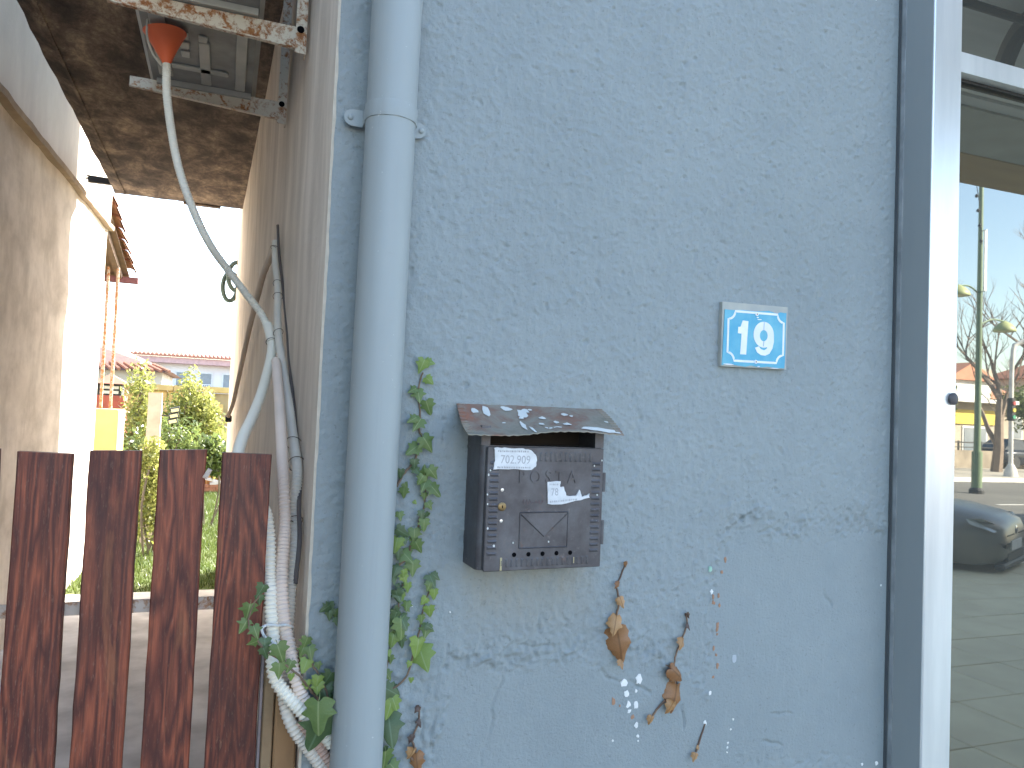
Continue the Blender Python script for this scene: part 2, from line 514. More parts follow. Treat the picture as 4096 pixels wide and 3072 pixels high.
M['lawn'] = simple('lawn_base', (.085, .13, .03), (.11, .12, .04), .95, 0, 3)
M['blade'] = mat_foliage('grass_blade', (.075, .11, .022), (.11, .14, .035), .35)
M['shrub_y'] = mat_foliage('olive_shrub_leaf', (.20, .22, .05), (.32, .32, .10), .5, .35)
M['shrub_g'] = mat_foliage('green_shrub_leaf', (.09, .13, .04), (.19, .23, .07), .45, .35)
M['bark'] = simple('bark', (.19, .15, .115), (.12, .095, .075), .9, 0, 14)
M['post_conc'] = simple('pinkish_stone_post', (.5, .40, .33), (.42, .33, .27), .9, 0, 9, bump=.3)
M['yellow_wall'] = simple('yellow_render', (.60, .47, .20), (.52, .39, .17), .9, 0, 5)
M['yblock'] = [simple('yellow_block_a', (.47, .34, .13), (.40, .28, .10), .9, 0, 9, bump=.3, bscale=40), simple('yellow_block_b', (.52, .40, .17), (.44, .33, .13), .9, 0, 9, bump=.3, bscale=40)]
M['mortar'] = simple('mortar', (.33, .27, .16), None, .95)
M['oven'] = simple('red_oven_render', (.40, .095, .06), (.31, .075, .05), .85, 0, 8)
M['rustpost'] = mat_rust('rusty_pole', (.42, .36, .30), .5)
M['tile'] = simple('roof_tile', (.40, .19, .11), (.29, .125, .075), .85, 0, 12, rnd=20)
M['rafter'] = simple('eave_boards', (.17, .10, .065), (.11, .07, .05), .85, 0, 9)
M['purple_beam'] = simple('maroon_beam', (.15, .055, .06), None, .7)
M['house_wall'] = simple('cream_house_wall', (.62, .58, .50), None, .9, 0, 1)
M['apt_wall'] = simple('hazed_apartment_wall', (.78, .75, .74), (.72, .68, .68), .9, 0, .6)  # near white: the haze over the skyline is put into the colour
M['apt_pink'] = simple('pink_fascia', (.66, .42, .39), None, .85)
M['pane'] = simple('hazed_window_pane', (.22, .26, .30), None, .15, 0)  # lightened, with distance haze painted into the glass tone
M['dark_roof'] = simple('dark_tiled_roof', (.20, .12, .09), (.15, .09, .075), .9, 0, 4)
M['red_roof'] = simple('red_tiled_roof', (.50, .23, .15), (.42, .19, .12), .9, 0, 4)
M['paving'] = simple('paving_tile', (.78, .66, .43), (.66, .55, .36), .8, 0, 2.2, bump=.15, bscale=60, rnd=40)
M['grout'] = simple('grout', (.16, .145, .12), None, .95)
M['asphalt'] = mat_asphalt()
M['kerb'] = simple('white_kerb', (.66, .64, .60), (.5, .48, .45), .85, 0, 3)
M['far_pave'] = simple('far_pavement', (.42, .38, .32), (.34, .31, .26), .9, 0, 1)
M['canopy_g'] = simple('canopy_grey', (.75, .76, .76), (.66, .67, .67), .8, 0, 5, stretch=(.3, 3, 1))
M['canopy_gr'] = simple('canopy_green_grey', (.54, .54, .47), (.46, .46, .40), .8, 0, 5)
M['canopy_br'] = simple('canopy_brown', (.55, .37, .15), (.46, .30, .12), .8, 0, 5, stretch=(.4, 2, 1))
M['car'] = simple('grey_car_paint', (.22, .205, .185), (.20, .185, .165), .3, .35, 1, spec=.6)
M['car_glass'] = simple('car_glass', (.02, .025, .03), None, .05, 0, spec=.7)
M['car_trim'] = simple('car_plastic', (.03, .03, .032), None, .6)
M['headlight'] = simple('headlight', (.6, .6, .57), (.4, .4, .38), .12, .2, 12)
M['plate_w'] = simple('licence_plate', (.7, .7, .7), None, .5)
M['chrome'] = simple('chrome', (.8, .8, .8), None, .12, 1)
M['pole_green'] = simple('green_lamp_post', (.15, .21, .12), (.12, .17, .10), .5, 0, 4)
M['lamp_green'] = simple('pale_green_lamp', (.38, .41, .20), (.32, .35, .17), .5, 0, 4)
M['banner'] = simple('white_banner', (.8, .8, .78), None, .7)
M['twig'] = simple('bare_bark', (.26, .20, .155), (.19, .145, .115), .9, 0, 5)
M['stone_fence'] = simple('stone_fence', (.32, .27, .21), (.22, .185, .145), .95, 0, 2)
M['yellow_sign'] = simple('yellow_banner', (.66, .50, .08), None, .6)
M['shop_wall'] = simple('shop_wall', (.46, .40, .32), (.38, .33, .27), .9, 0, 1)
M['red'] = simple('red_plastic', (.38, .05, .05), None, .5)
M['green_lens'] = simple('green_plastic', (.05, .28, .16), None, .4)
M['far_car'] = simple('dark_blue_car', (.02, .025, .035), None, .25, .3)
M['wire_green'] = simple('dark_green_hose', (.07, .11, .10), None, .5)

# measured positions (metres): leaves (x, y, z, size, tip angle, tone), stems, marks, cracks, conduits
LV_MAIN = [(0.339, -0.011, 1.637, 0.0241, -20, 1), (0.355, -0.009, 1.644, 0.017, 70, 1), (0.354, -0.013, 1.61, 0.0176, 50, 1), (0.324, -0.01, 1.591, 0.0156, -60, 0), (0.336, -0.009, 1.582, 0.0222, 10, 0), (0.354, -0.013, 1.561, 0.0249, 20, 0), (0.324, -0.019, 1.537, 0.0169, -60, 0), (0.334, -0.018, 1.529, 0.024, -30, 0), (0.354, -0.017, 1.494, 0.0297, 35, 0), (0.329, -0.011, 1.482, 0.025, -50, 0), (0.333, -0.014, 1.456, 0.017, 0, 2), (0.338, -0.011, 1.444, 0.0176, 30, 2), (0.309, -0.01, 1.438, 0.0156, 0, 2), (0.317, -0.009, 1.403, 0.0165, 0, 0), (0.353, -0.011, 1.444, 0.0176, 180, 0), (0.366, -0.019, 1.441, 0.0226, 40, 0), (0.345, -0.018, 1.428, 0.0175, -30, 0), (0.352, -0.018, 1.418, 0.022, -20, 0), (0.373, -0.018, 1.408, 0.024, 40, 0), (0.355, -0.01, 1.397, 0.0119, 0, 0), (0.365, -0.012, 1.38, 0.0142, 30, 0), (0.35, -0.016, 1.364, 0.0147, 10, 2), (0.31, -0.017, 1.362, 0.0147, 10, 0), (0.355, -0.018, 1.346, 0.0198, 0, 0), (0.314, -0.019, 1.334, 0.0226, 60, 2), (0.34, -0.009, 1.326, 0.0227, 0, 0), (0.306, -0.015, 1.31, 0.0255, -10, 1), (0.322, -0.016, 1.318, 0.0127, 0, 2), (0.347, -0.014, 1.306, 0.0215, 30, 0), (0.328, -0.01, 1.287, 0.0241, 40, 0), (0.311, -0.014, 1.293, 0.017, 0, 2), (0.34, -0.009, 1.267, 0.025, 0, 0), (0.306, -0.019, 1.262, 0.0186, -20, 2), (0.321, -0.018, 1.259, 0.0147, 0, 1), (0.324, -0.015, 1.249, 0.017, 20, 1), (0.332, -0.012, 1.232, 0.0164, 0, 1), (0.313, -0.019, 1.22, 0.0203, 20, 2), (0.305, -0.015, 1.248, 0.0158, 0, 2), (0.312, -0.019, 1.219, 0.0219, 20, 2), (0.32, -0.018, 1.217, 0.0137, 10, 1), (0.331, -0.014, 1.199, 0.0165, 0, 0), (0.309, -0.013, 1.179, 0.022, -20, 2), (0.322, -0.015, 1.16, 0.033, 0, 0), (0.326, -0.013, 1.17, 0.0248, 20, 2), (0.325, -0.01, 1.135, 0.0193, 10, 2), (0.308, -0.012, 1.138, 0.0234, -10, 1), (0.302, -0.018, 1.118, 0.011, 0, 1), (0.307, -0.009, 1.104, 0.0133, 0, 0), (0.305, -0.009, 1.159, 0.0166, -30, 2), (0.302, -0.016, 1.078, 0.0165, 30, 0), (0.311, -0.011, 1.047, 0.0303, 60, 2), (0.308, -0.014, 1.02, 0.0358, -20, 1), (0.317, -0.014, 1.026, 0.022, 20, 1), (0.312, -0.012, 0.98, 0.0468, 10, 2), (0.302, -0.02, 0.93, 0.0329, 0, 0), (0.323, -0.01, 0.909, 0.0248, 40, 0)]
LV_SIDE = [(0.376, -0.013, 1.243, 0.022, 20, 2), (0.384, -0.01, 1.249, 0.0152, 50, 2), (0.37, -0.016, 1.233, 0.0151, -20, 0), (0.382, -0.011, 1.217, 0.0182, 0, 1), (0.363, -0.012, 1.206, 0.0152, -40, 1), (0.373, -0.017, 1.188, 0.0198, 10, 1), (0.36, -0.012, 1.173, 0.0154, 0, 0), (0.369, -0.015, 1.153, 0.022, -10, 0), (0.373, -0.019, 1.16, 0.0137, 60, 2), (0.355, -0.009, 1.122, 0.0318, -15, 1), (0.368, -0.009, 1.1, 0.0414, 25, 1), (0.341, -0.011, 1.093, 0.011, -20, 1), (0.345, -0.017, 1.066, 0.0093, 0, 1)]
LV_CONDUIT = [(0.076, -0.03, 1.24, 0.0205, -30, 2), (0.075, -0.03, 1.224, 0.0151, 0, 2), (0.058, -0.03, 1.206, 0.0248, -10, 0), (0.052, -0.03, 1.182, 0.0205, -30, 0), (0.071, -0.035, 1.173, 0.0194, 20, 0), (0.068, -0.035, 1.155, 0.0161, -70, 0), (0.087, -0.035, 1.15, 0.0204, 0, 2), (0.088, -0.04, 1.138, 0.0182, 20, 2), (0.111, -0.05, 1.14, 0.0287, 20, 0), (0.111, -0.05, 1.111, 0.0224, 0, 0), (0.128, -0.045, 1.115, 0.0182, -20, 0), (0.132, -0.045, 1.096, 0.0118, 0, 1), (0.177, -0.07, 1.036, 0.0482, 5, 0), (0.178, -0.055, 1.005, 0.053, -20, 2), (0.155, -0.02, 1.145, 0.0185, -20, 0), (0.15, -0.02, 1.13, 0.0163, -20, 0), (0.164, -0.02, 1.128, 0.0207, 10, 0), (0.156, -0.025, 1.107, 0.0217, -20, 1), (0.179, -0.02, 1.104, 0.012, 10, 0), (0.16, -0.03, 1.076, 0.0151, 0, 1), (0.177, -0.03, 1.08, 0.0194, -10, 1), (0.178, -0.03, 1.069, 0.0205, 0, 1), (0.196, -0.02, 1.081, 0.0239, -30, 2), (0.193, -0.018, 1.054, 0.0327, 20, 2), (0.198, -0.016, 1.041, 0.0262, -40, 2)]
LV_PEEK = [(0.186, -0.015, 1.201, 0.0164, -60, 2), (0.196, -0.011, 1.201, 0.0164, 30, 2), (0.195, -0.012, 1.189, 0.0175, 0, 2), (0.205, -0.01, 1.19, 0.0153, 0, 0), (0.207, -0.014, 1.177, 0.0131, 10, 2)]
ST_MAIN = [(0.343, -0.008, 1.625), (0.338, -0.006, 1.599), (0.337, -0.008, 1.574), (0.342, -0.007, 1.546), (0.341, -0.008, 1.516), (0.347, -0.006, 1.507), (0.337, -0.007, 1.465), (0.313, -0.007, 1.432), (0.303, -0.006, 1.407)]
ST_MAIN2 = [(0.361, -0.007, 1.432), (0.359, -0.008, 1.408), (0.358, -0.006, 1.377), (0.35, -0.008, 1.358), (0.348, -0.006, 1.338), (0.337, -0.008, 1.311), (0.33, -0.007, 1.284), (0.31, -0.007, 1.268), (0.307, -0.006, 1.257)]
ST_MAIN3 = [(0.324, -0.007, 1.237), (0.318, -0.007, 1.195), (0.316, -0.008, 1.185), (0.308, -0.006, 1.143), (0.306, -0.007, 1.106), (0.297, -0.007, 1.081)]
ST_SIDE = [(0.382, -0.007, 1.24), (0.373, -0.007, 1.217), (0.365, -0.008, 1.191), (0.361, -0.006, 1.161), (0.357, -0.007, 1.135), (0.348, -0.008, 1.101), (0.339, -0.01, 1.071), (0.321, -0.012, 1.055), (0.298, -0.01, 1.044)]
ST_CON = [(0.075, -0.03, 1.231), (0.065, -0.03, 1.216), (0.059, -0.03, 1.193), (0.062, -0.032, 1.176), (0.075, -0.034, 1.158), (0.091, -0.038, 1.139), (0.108, -0.045, 1.13), (0.121, -0.045, 1.118), (0.142, -0.04, 1.099), (0.159, -0.03, 1.077), (0.177, -0.02, 1.052), (0.192, -0.02, 1.033)]
ST_CON2 = [(0.157, -0.015, 1.14), (0.162, -0.015, 1.119), (0.173, -0.018, 1.1), (0.186, -0.02, 1.079), (0.195, -0.02, 1.059), (0.201, -0.02, 1.042)]
ST_PEEK = [(0.189, -0.006, 1.2), (0.202, -0.007, 1.187), (0.213, -0.007, 1.171)]
DR1 = [(0.78, -0.012, 1.263), (0.778, -0.006, 1.245), (0.765, -0.008, 1.216), (0.767, -0.01, 1.203), (0.771, -0.008, 1.18), (0.765, -0.01, 1.158), (0.761, -0.012, 1.136)]
DL1 = [(0.781, -0.009, 1.261, 0.0111, 0, 0), (0.759, -0.016, 1.222, 0.0136, -40, 0), (0.768, -0.019, 1.188, 0.0203, 20, 1), (0.755, -0.019, 1.144, 0.036, -10, 1), (0.768, -0.017, 1.103, 0.0636, 12, 0), (0.773, -0.02, 1.066, 0.0169, 0, 1)]
DR2 = [(0.93, -0.012, 1.152), (0.935, -0.006, 1.127), (0.926, -0.008, 1.107), (0.914, -0.008, 1.08), (0.904, -0.012, 1.054), (0.909, -0.01, 1.02), (0.897, -0.01, 0.989), (0.871, -0.006, 0.962), (0.85, -0.006, 0.931)]
DL2 = [(0.932, -0.008, 1.15, 0.0128, 30, 2), (0.933, -0.011, 1.129, 0.0136, 10, 2), (0.912, -0.02, 1.098, 0.022, -30, 1), (0.904, -0.017, 1.035, 0.0402, 50, 0), (0.903, -0.013, 0.986, 0.051, -15, 0), (0.89, -0.019, 0.97, 0.0254, -30, 1), (0.846, -0.015, 0.946, 0.017, -20, 1)]
DR3 = [(0.364, -0.012, 1.013), (0.367, -0.006, 0.984), (0.355, -0.008, 0.958), (0.359, -0.007, 0.941), (0.351, -0.008, 0.928), (0.363, -0.01, 0.915)]
DL3 = [(0.358, -0.018, 1.014, 0.0127, -40, 2), (0.365, -0.012, 0.986, 0.0128, 20, 2), (0.352, -0.01, 0.958, 0.0153, -30, 2), (0.352, -0.013, 0.934, 0.0212, -20, 1), (0.364, -0.01, 0.916, 0.032, 10, 0)]
DR4 = [(0.989, -0.006, 0.92), (0.982, -0.006, 0.901), (0.973, -0.006, 0.878), (0.968, -0.005, 0.86)]
DL4 = [(0.956, -0.013, 0.859, 0.0162, -20, 1), (0.96, -0.02, 0.881, 0.0093, 0, 1)]
MK_WHITE = [(0.792, 1.019, 0.0172), (0.826, 1.024, 0.0163), (0.82, 1.001, 0.0077), (0.798, 0.998, 0.0137), (0.804, 0.976, 0.0137), (0.821, 0.973, 0.012), (0.806, 0.962, 0.0103), (0.823, 0.933, 0.0112), (0.828, 0.91, 0.0077), (0.829, 0.9, 0.0043), (0.771, 0.906, 0.0047), (0.997, 1.195, 0.0086), (0.999, 0.982, 0.0077), (0.989, 0.921, 0.0086), (0.913, 1.003, 0.0112), (1.05, 0.872, 0.0051), (1.049, 0.862, 0.0051), (1.049, 0.852, 0.0051), (1.061, 0.921, 0.0047), (1.056, 0.9, 0.0047), (0.417, 1.181, 0.003), (0.345, 1.195, 0.0039), (1.472, 1.19, 0.0051), (1.466, 0.781, 0.0124), (1.422, 0.784, 0.0073), (1.411, 2.583, 0.0026)]
MK_ORANGE = [(1.032, 1.262, 0.0069), (1.032, 1.258, 0.0056), (1.024, 1.235, 0.0069), (1.0, 1.186, 0.006), (1.003, 1.171, 0.0056), (1.017, 1.183, 0.0064), (1.019, 1.164, 0.0077), (1.015, 1.123, 0.0077), (1.014, 1.114, 0.0086), (1.015, 1.104, 0.0056), (1.006, 1.075, 0.0069), (1.012, 1.061, 0.0077), (1.016, 1.038, 0.0086), (1.006, 1.015, 0.0069), (0.769, 0.985, 0.0112), (0.784, 0.975, 0.0051), (0.814, 0.95, 0.0094), (1.0, 1.183, 0.0065), (1.017, 1.187, 0.0051), (1.007, 1.169, 0.0044)]
MK_GREEN = [(0.991, 1.243, 0.0103)]
MK_PALE = [(1.059, 1.05, 0.0172)]
CRACKS = [[(0.602, 1.164), (0.596, 1.138)], [(0.529, 1.103), (0.535, 1.068), (0.527, 1.035), (0.508, 0.998), (0.507, 0.987), (0.514, 0.968), (0.502, 0.935), (0.489, 0.886)], [(0.416, 1.123), (0.411, 1.077), (0.393, 1.037), (0.398, 0.996), (0.394, 0.938), (0.396, 0.897)], [(0.379, 1.047), (0.376, 0.998), (0.374, 0.949)], [(0.653, 1.086), (0.659, 1.063)], [(0.735, 1.049), (0.766, 1.035), (0.824, 1.01), (0.851, 0.999)], [(0.556, 1.114), (0.59, 1.105), (0.633, 1.1)], [(0.946, 1.25), (0.951, 1.222)], [(0.934, 0.964), (0.936, 0.917)], [(0.656, 1.139), (0.691, 1.126), (0.747, 1.12)]]
CRACK_E = [[(1.032, 1.274), (1.039, 1.303), (1.052, 1.336), (1.097, 1.36)], [(1.016, 1.33), (1.021, 1.307)], [(1.181, 1.33), (1.185, 1.36)], [(1.198, 1.36), (1.202, 1.339)], [(0.974, 1.062), (0.977, 1.003)], [(0.941, 1.252), (0.949, 1.22)], [(1.304, 1.181), (1.322, 1.15)], [(1.145, 0.864), (1.197, 0.854)], [(1.304, 0.825), (1.354, 0.807)], [(0.983, 1.215), (0.991, 1.202)], [(0.976, 1.142), (0.986, 1.085)], [(1.119, 1.318), (1.17, 1.328)], [(1.235, 0.964), (1.241, 0.95)], [(1.163, 0.93), (1.215, 0.919)]]
CD_MAIN = [(-0.193, 0.85, 2.463), (-0.185, 0.85, 2.36), (-0.152, 0.85, 2.2), (-0.105, 0.86, 2.076), (-0.057, 0.88, 1.989), (-0.008, 0.92, 1.932), (0.042, 0.95, 1.876), (0.087, 0.97, 1.825), (0.112, 0.96, 1.777)]
CD_DROP = [(0.113, 0.95, 1.776), (0.121, 0.92, 1.735), (0.118, 0.86, 1.692), (0.105, 0.78, 1.633), (0.088, 0.68, 1.574), (0.065, 0.56, 1.517), (0.048, 0.47, 1.483), (0.036, 0.38, 1.447), (0.029, 0.32, 1.399), (0.039, 0.25, 1.364), (0.063, 0.18, 1.363), (0.084, 0.13, 1.351), (0.093, 0.1, 1.302), (0.096, 0.08, 1.242), (0.099, 0.06, 1.215), (0.1, 0.045, 1.188), (0.103, 0.03, 1.161), (0.105, 0.015, 1.134), (0.104, 0.0, 1.109), (0.11, -0.012, 1.083), (0.128, -0.022, 1.059), (0.152, -0.03, 1.034), (0.168, -0.03, 1.017), (0.189, -0.025, 0.994), (0.211, -0.02, 0.967)]
CD_TIED = [(0.134, 1.3, 2.107), (0.136, 1.25, 2.027), (0.142, 1.15, 1.937), (0.138, 1.0, 1.824), (0.138, 0.88, 1.741), (0.142, 0.76, 1.675), (0.145, 0.64, 1.611), (0.148, 0.52, 1.553), (0.149, 0.42, 1.502), (0.151, 0.33, 1.456), (0.151, 0.25, 1.411), (0.144, 0.2, 1.331), (0.144, 0.15, 1.282), (0.139, 0.12, 1.233), (0.136, 0.1, 1.205), (0.134, 0.08, 1.177), (0.132, 0.06, 1.141), (0.13, 0.035, 1.086), (0.126, 0.012, 1.054), (0.131, -0.012, 1.026), (0.143, -0.02, 1.0), (0.162, -0.02, 0.973), (0.181, -0.02, 0.947), (0.2, -0.02, 0.919)]
CD_PINK = [(0.124, 0.72, 1.672), (0.123, 0.5, 1.57), (0.12, 0.32, 1.488), (0.119, 0.2, 1.415), (0.123, 0.15, 1.338), (0.12, 0.11, 1.29), (0.117, 0.075, 1.243), (0.118, 0.05, 1.206), (0.121, 0.035, 1.179), (0.126, 0.02, 1.152), (0.133, 0.005, 1.126), (0.137, -0.014, 1.101), (0.145, -0.02, 1.077), (0.156, -0.02, 1.05), (0.168, -0.02, 1.031), (0.184, -0.018, 1.009), (0.205, -0.016, 0.976)]
CD_SALMON = [(0.152, -0.018, 1.012), (0.169, -0.018, 0.987), (0.184, -0.018, 0.968), (0.199, -0.018, 0.946), (0.22, -0.018, 0.916)]
CD_BROWN = [(0.134, 1.32, 2.109), (0.13, 1.33, 2.092), (0.125, 1.4, 2.068), (0.113, 1.6, 2.04), (0.106, 1.9, 1.994), (0.095, 2.35, 1.911), (0.084, 2.75, 1.809), (0.069, 3.2, 1.673), (0.056, 3.6, 1.563), (0.036, 4.2, 1.47)]
CB_DARK = [(0.137, 1.25, 2.153), (0.144, 1.22, 2.057), (0.154, 1.1, 1.931), (0.161, 0.9, 1.771), (0.161, 0.76, 1.676), (0.159, 0.52, 1.554), (0.158, 0.34, 1.455), (0.158, 0.26, 1.41), (0.153, 0.2, 1.355), (0.152, 0.14, 1.295), (0.144, 0.1, 1.215)]
TIE_LOOP = [(0.088, 0.03, 1.163), (0.09, 0.014, 1.169), (0.1, 0.012, 1.17), (0.111, 0.016, 1.167), (0.123, 0.008, 1.17), (0.133, 0.018, 1.164), (0.139, 0.035, 1.157)]
TIE_TAIL = [(0.09, 0.014, 1.169), (0.084, 0.008, 1.167), (0.084, 0.004, 1.161), (0.09, 0.0, 1.152), (0.1, -0.005, 1.145), (0.112, -0.012, 1.141)]

# ================================================================== SETTING
def struct(o): o['kind'] = 'structure'; return o

g = MB(); g.add([(-400, -400, -.14), (400, -400, -.14), (400, 400, -.14), (-400, 400, -.14)], [(0, 1, 2, 3)])
struct(g.build('ground', M['soil']))
g = MB(); g.box(-60, 90, -19.0, -5.6, -.135, -.12)
struct(g.build('road', M['asphalt']))
g = MB()
for i in range(-6, 10): g.box(i * 6, i * 6 + 2.4, -12.4, -12.28, -.119, -.115)
struct(g.build('lane_marking', M['kerb']))
g = MB(); g.box(-8, 22, -5.6, -.002, -.13, -.014)
pav = struct(g.build('pavement', M['grout']))
tile_me = MB().box(0, .494, 0, .494, -.02, 0, bev=.004).mesh('paving_slab', M['paving'])
for i in range(16):
    for j in range(11):
        t = bpy.data.objects.new('paving_slab', tile_me); link(t, pav)
        t.location = (1.6 + i * .5, -5.55 + j * .5, random.uniform(-.0015, .0015))
g = MB(); g.box(-8, 22, -5.75, -5.605, -.13, .0, bev=.015)
struct(g.build('kerb', M['far_pave']))
g = MB(); g.box(-60, 90, -25.5, -19.25, -.13, .02)
struct(g.build('far_pavement', M['far_pave']))
g = MB(); g.box(-60, 90, -19.245, -19.0, -.13, .04, bev=.02)
struct(g.build('far_kerb', M['kerb']))
g = MB(); g.box(-1.32, .155, -.001, 5.55, -.12, .0)
struct(g.build('alley_floor', M['concrete']))
g = MB(); g.box(-4, 6, 5.552, 13.4, -.13, -.01)
struct(g.build('lawn', M['lawn']))
# grass blades
n = 26000
bx, by = rng.uniform(-1.15, .75, n), rng.uniform(5.6, 13.1, n)
h, w, a = rng.uniform(.025, .07, n), rng.uniform(.003, .007, n), rng.uniform(0, 6.28, n)
lx, ly = rng.normal(0, .02, n), rng.normal(0, .02, n)
V = np.zeros((n, 3, 3))
V[:, 0] = np.stack([bx - w * np.cos(a), by - w * np.sin(a), np.full(n, -.012)], 1)
V[:, 1] = np.stack([bx + w * np.cos(a), by + w * np.sin(a), np.full(n, -.012)], 1)
V[:, 2] = np.stack([bx + lx, by + ly, h], 1)
tag(np_obj('grass', V.reshape(-1, 3), np.arange(3 * n).reshape(-1, 3), M['blade']), 'short green lawn grass seen between the gate boards', 'grass', kind='stuff')

# ================================================================== OUR BUILDING
bld = thing('building', 'grey-blue rendered building with beige side wall and aluminium shop window', 'building', (.158, 0, 0))
SIDE = [(.158, 0.0), (.166, .25), (.158, 1.0), (.150, 1.4), (.046, 6.35)]
HB = 9.0
# --- front wall: finely displaced stucco sheet
def smooth_noise(nz, nx, sig):
    f = rng.standard_normal((nz, nx))
    kz, kx = np.fft.fftfreq(nz)[:, None], np.fft.fftfreq(nx)[None, :]
    o = np.fft.ifft2(np.fft.fft2(f) * np.exp(-2 * (math.pi * sig) ** 2 * (kz ** 2 + kx ** 2))).real
    return o / o.std()
dx = .004
xs = np.linspace(.158, 1.492, 446); zs = np.linspace(.55, 2.85, 768)
nx, nz = len(xs), len(zs)
X, Z = np.meshgrid(xs, zs)
n_f, n_m, n_c, n_l = smooth_noise(nz, nx, .8), smooth_noise(nz, nx, 1.5), smooth_noise(nz, nx, 7), smooth_noise(nz, nx, 34)
wx = X + .006 * smooth_noise(nz, nx, 5); wz = Z + .010 * smooth_noise(nz, nx, 5)
zb = np.interp(wx, [.158, .37, .40, .43, .75, .93, .965, .985, 1.0, 1.03, 1.097, 1.2, 1.366, 1.49], [-.5, -.5, .9, 1.10, 1.105, 1.04, .98, .98, 1.2, 1.33, 1.36, 1.33, 1.35, 1.32])
sm = 1 / (1 + np.exp(-np.clip((zb - wz) / .010, -40, 40)))
rough = (1 - sm)
blob = np.maximum(n_m * .75 + n_f * .75 + .25, -1.1)
H = rough * (.00072 * blob + .0001 * n_c) + sm * (.00010 * n_f + .00035 * n_c + .0016 * n_l) + .0008 * n_l
H += .0024 * rough
# crater-like pits scattered over the rough coat
pit = smooth_noise(nz, nx, 1.15)
H -= rough * .0038 * np.clip(pit - 1.85, 0, .8)
# coarser torn plaster around the patch edge and beside the downpipe
edge = np.exp(-((wz - zb) / .035) ** 2)
H += edge * (.0012 * n_c + .0014 * n_m + .0012 * n_f)
low = 1 / (1 + np.exp((X - .36) / .02)) / (1 + np.exp((Z - 1.15) / .03))
H += low * (.0016 * n_c + .0013 * n_m)
def seg_dist(a, b):
    ax, az, bx_, bz = a[0], a[1], b[0], b[1]
    L2 = (bx_ - ax) ** 2 + (bz - az) ** 2 + 1e-12
    t = np.clip(((wx - ax) * (bx_ - ax) + (wz - az) * (bz - az)) / L2, 0, 1)
    return np.hypot(wx - ax - t * (bx_ - ax), wz - az - t * (bz - az))
wx = X + .003 * smooth_noise(nz, nx, 3); wz = Z + .003 * smooth_noise(nz, nx, 3)
for line in CRACKS + CRACK_E:
    for a, b in zip(line, line[1:]):
        d = seg_dist(a, b)
        H -= .0046 * np.exp(-(d / .0026) ** 2) * np.clip(.65 + .5 * n_c, .2, 1.2)
for cx, cz, sx_, sz_, amp in ((1.20, 1.40, .10, .028, .0016), (1.30, 1.375, .06, .03, .0014), (1.17, 1.35, .03, .03, .0018), (1.01, 1.315, .015, .03, .002), (.45, 1.13, .05, .02, .0014), (.62, 1.12, .10, .015, .0012), (.95, 1.05, .02, .08, .0015), (1.12, .82, .10, .03, .0010), (1.3, .80, .12, .02, .0012)):
    H -= amp * np.exp(-((X - cx) / sx_) ** 2 - ((Z - cz) / sz_) ** 2) * np.clip(n_m * 1.2 + n_f * .8, -.3, 2.6)
# fade relief at the outer borders so the sheet meets the corner and the window post
fade = np.clip((xs - .158) / .012, 0, 1)[None, :] * np.clip((1.492 - xs) / .02, 0, 1)[None, :]
H *= fade
Vw = np.stack([X, -.001 - H, Z], -1).reshape(-1, 3)
idx = np.arange(nx * nz).reshape(nz, nx)
Fw = np.stack([idx[:-1, :-1], idx[:-1, 1:], idx[1:, 1:], idx[1:, :-1]], -1).reshape(-1, 4)
fwall = np_obj('front_wall', Vw, Fw, M['stucco'], bld, smooth=True)
for za, zb_ in ((-.01, .5495), (2.8505, 3.0)):
    b = MB(); b.box(.158, 1.492, -.0012, .025, za, zb_); b.build('front_wall_band', M['stucco'], bld)
def wall_y(x, z):
    i = min(max(int(round((z - zs[0]) / (zs[1] - zs[0]))), 0), nz - 1); j = min(max(int(round((x - xs[0]) / (xs[1] - xs[0]))), 0), nx - 1)
    return -.001 - float(H[max(0, i - 1):i + 2, max(0, j - 1):j + 2].max())

def chip(x, z, s, mat, stretch=1.2):
    k = random.randint(8, 11)
    P = []
    y = wall_y(x, z) - .0008
    for i in range(k):
        a = 2 * math.pi * i / k; rr = s * .5 * random.uniform(.55, 1.1)
        P.append((x + rr * math.cos(a), y, z + rr * stretch * math.sin(a)))
    Q = [(x + (p[0] - x) * 1.06, y + .004, z + (p[2] - z) * 1.06) for p in P]
    b = MB(); b.add([(x, y - .0004, z)] + P + Q, [(0, 1 + (i + 1) % k, 1 + i) for i in range(k)] + [(1 + i, 1 + (i + 1) % k, 1 + k + (i + 1) % k, 1 + k + i) for i in range(k)])
    b.build('paint_chip', mat, bld)
for x, z, s in MK_WHITE: chip(x, z, s, M['white_chip'], random.uniform(.9, 1.5))
for x, z, s in MK_ORANGE: chip(x, z, s, M['orange_chip'], random.uniform(1.0, 1.8))
for x, z, s in MK_GREEN: chip(x, z, s, M['green_chip'])
for x, z, s in MK_PALE: chip(x, z, s * .7, M['pale_chip'], 1.6)

# --- beige side wall: subdivided sheet following the slightly bent flank
ys = np.concatenate([np.linspace(0, 1.6, 60), np.linspace(1.65, 6.35, 95)])
zz = np.linspace(-.05, 3.4, 116)
Yg, Zg = np.meshgrid(ys, zz)
Xg = np.interp(Yg, [p[1] for p in SIDE], [p[0] for p in SIDE])
nn = smooth_noise(len(zz), len(ys), 3)
Xg = Xg + .0015 * nn * np.clip(Yg / .05, 0, 1)
idx = np.arange(Yg.size).reshape(Yg.shape)
Fs = np.stack([idx[:-1, :-1], idx[1:, :-1], idx[1:, 1:], idx[:-1, 1:]], -1).reshape(-1, 4)
np_obj('side_wall', np.stack([Xg, Yg, Zg], -1).reshape(-1, 3), Fs, M['beige'], bld, smooth=True)
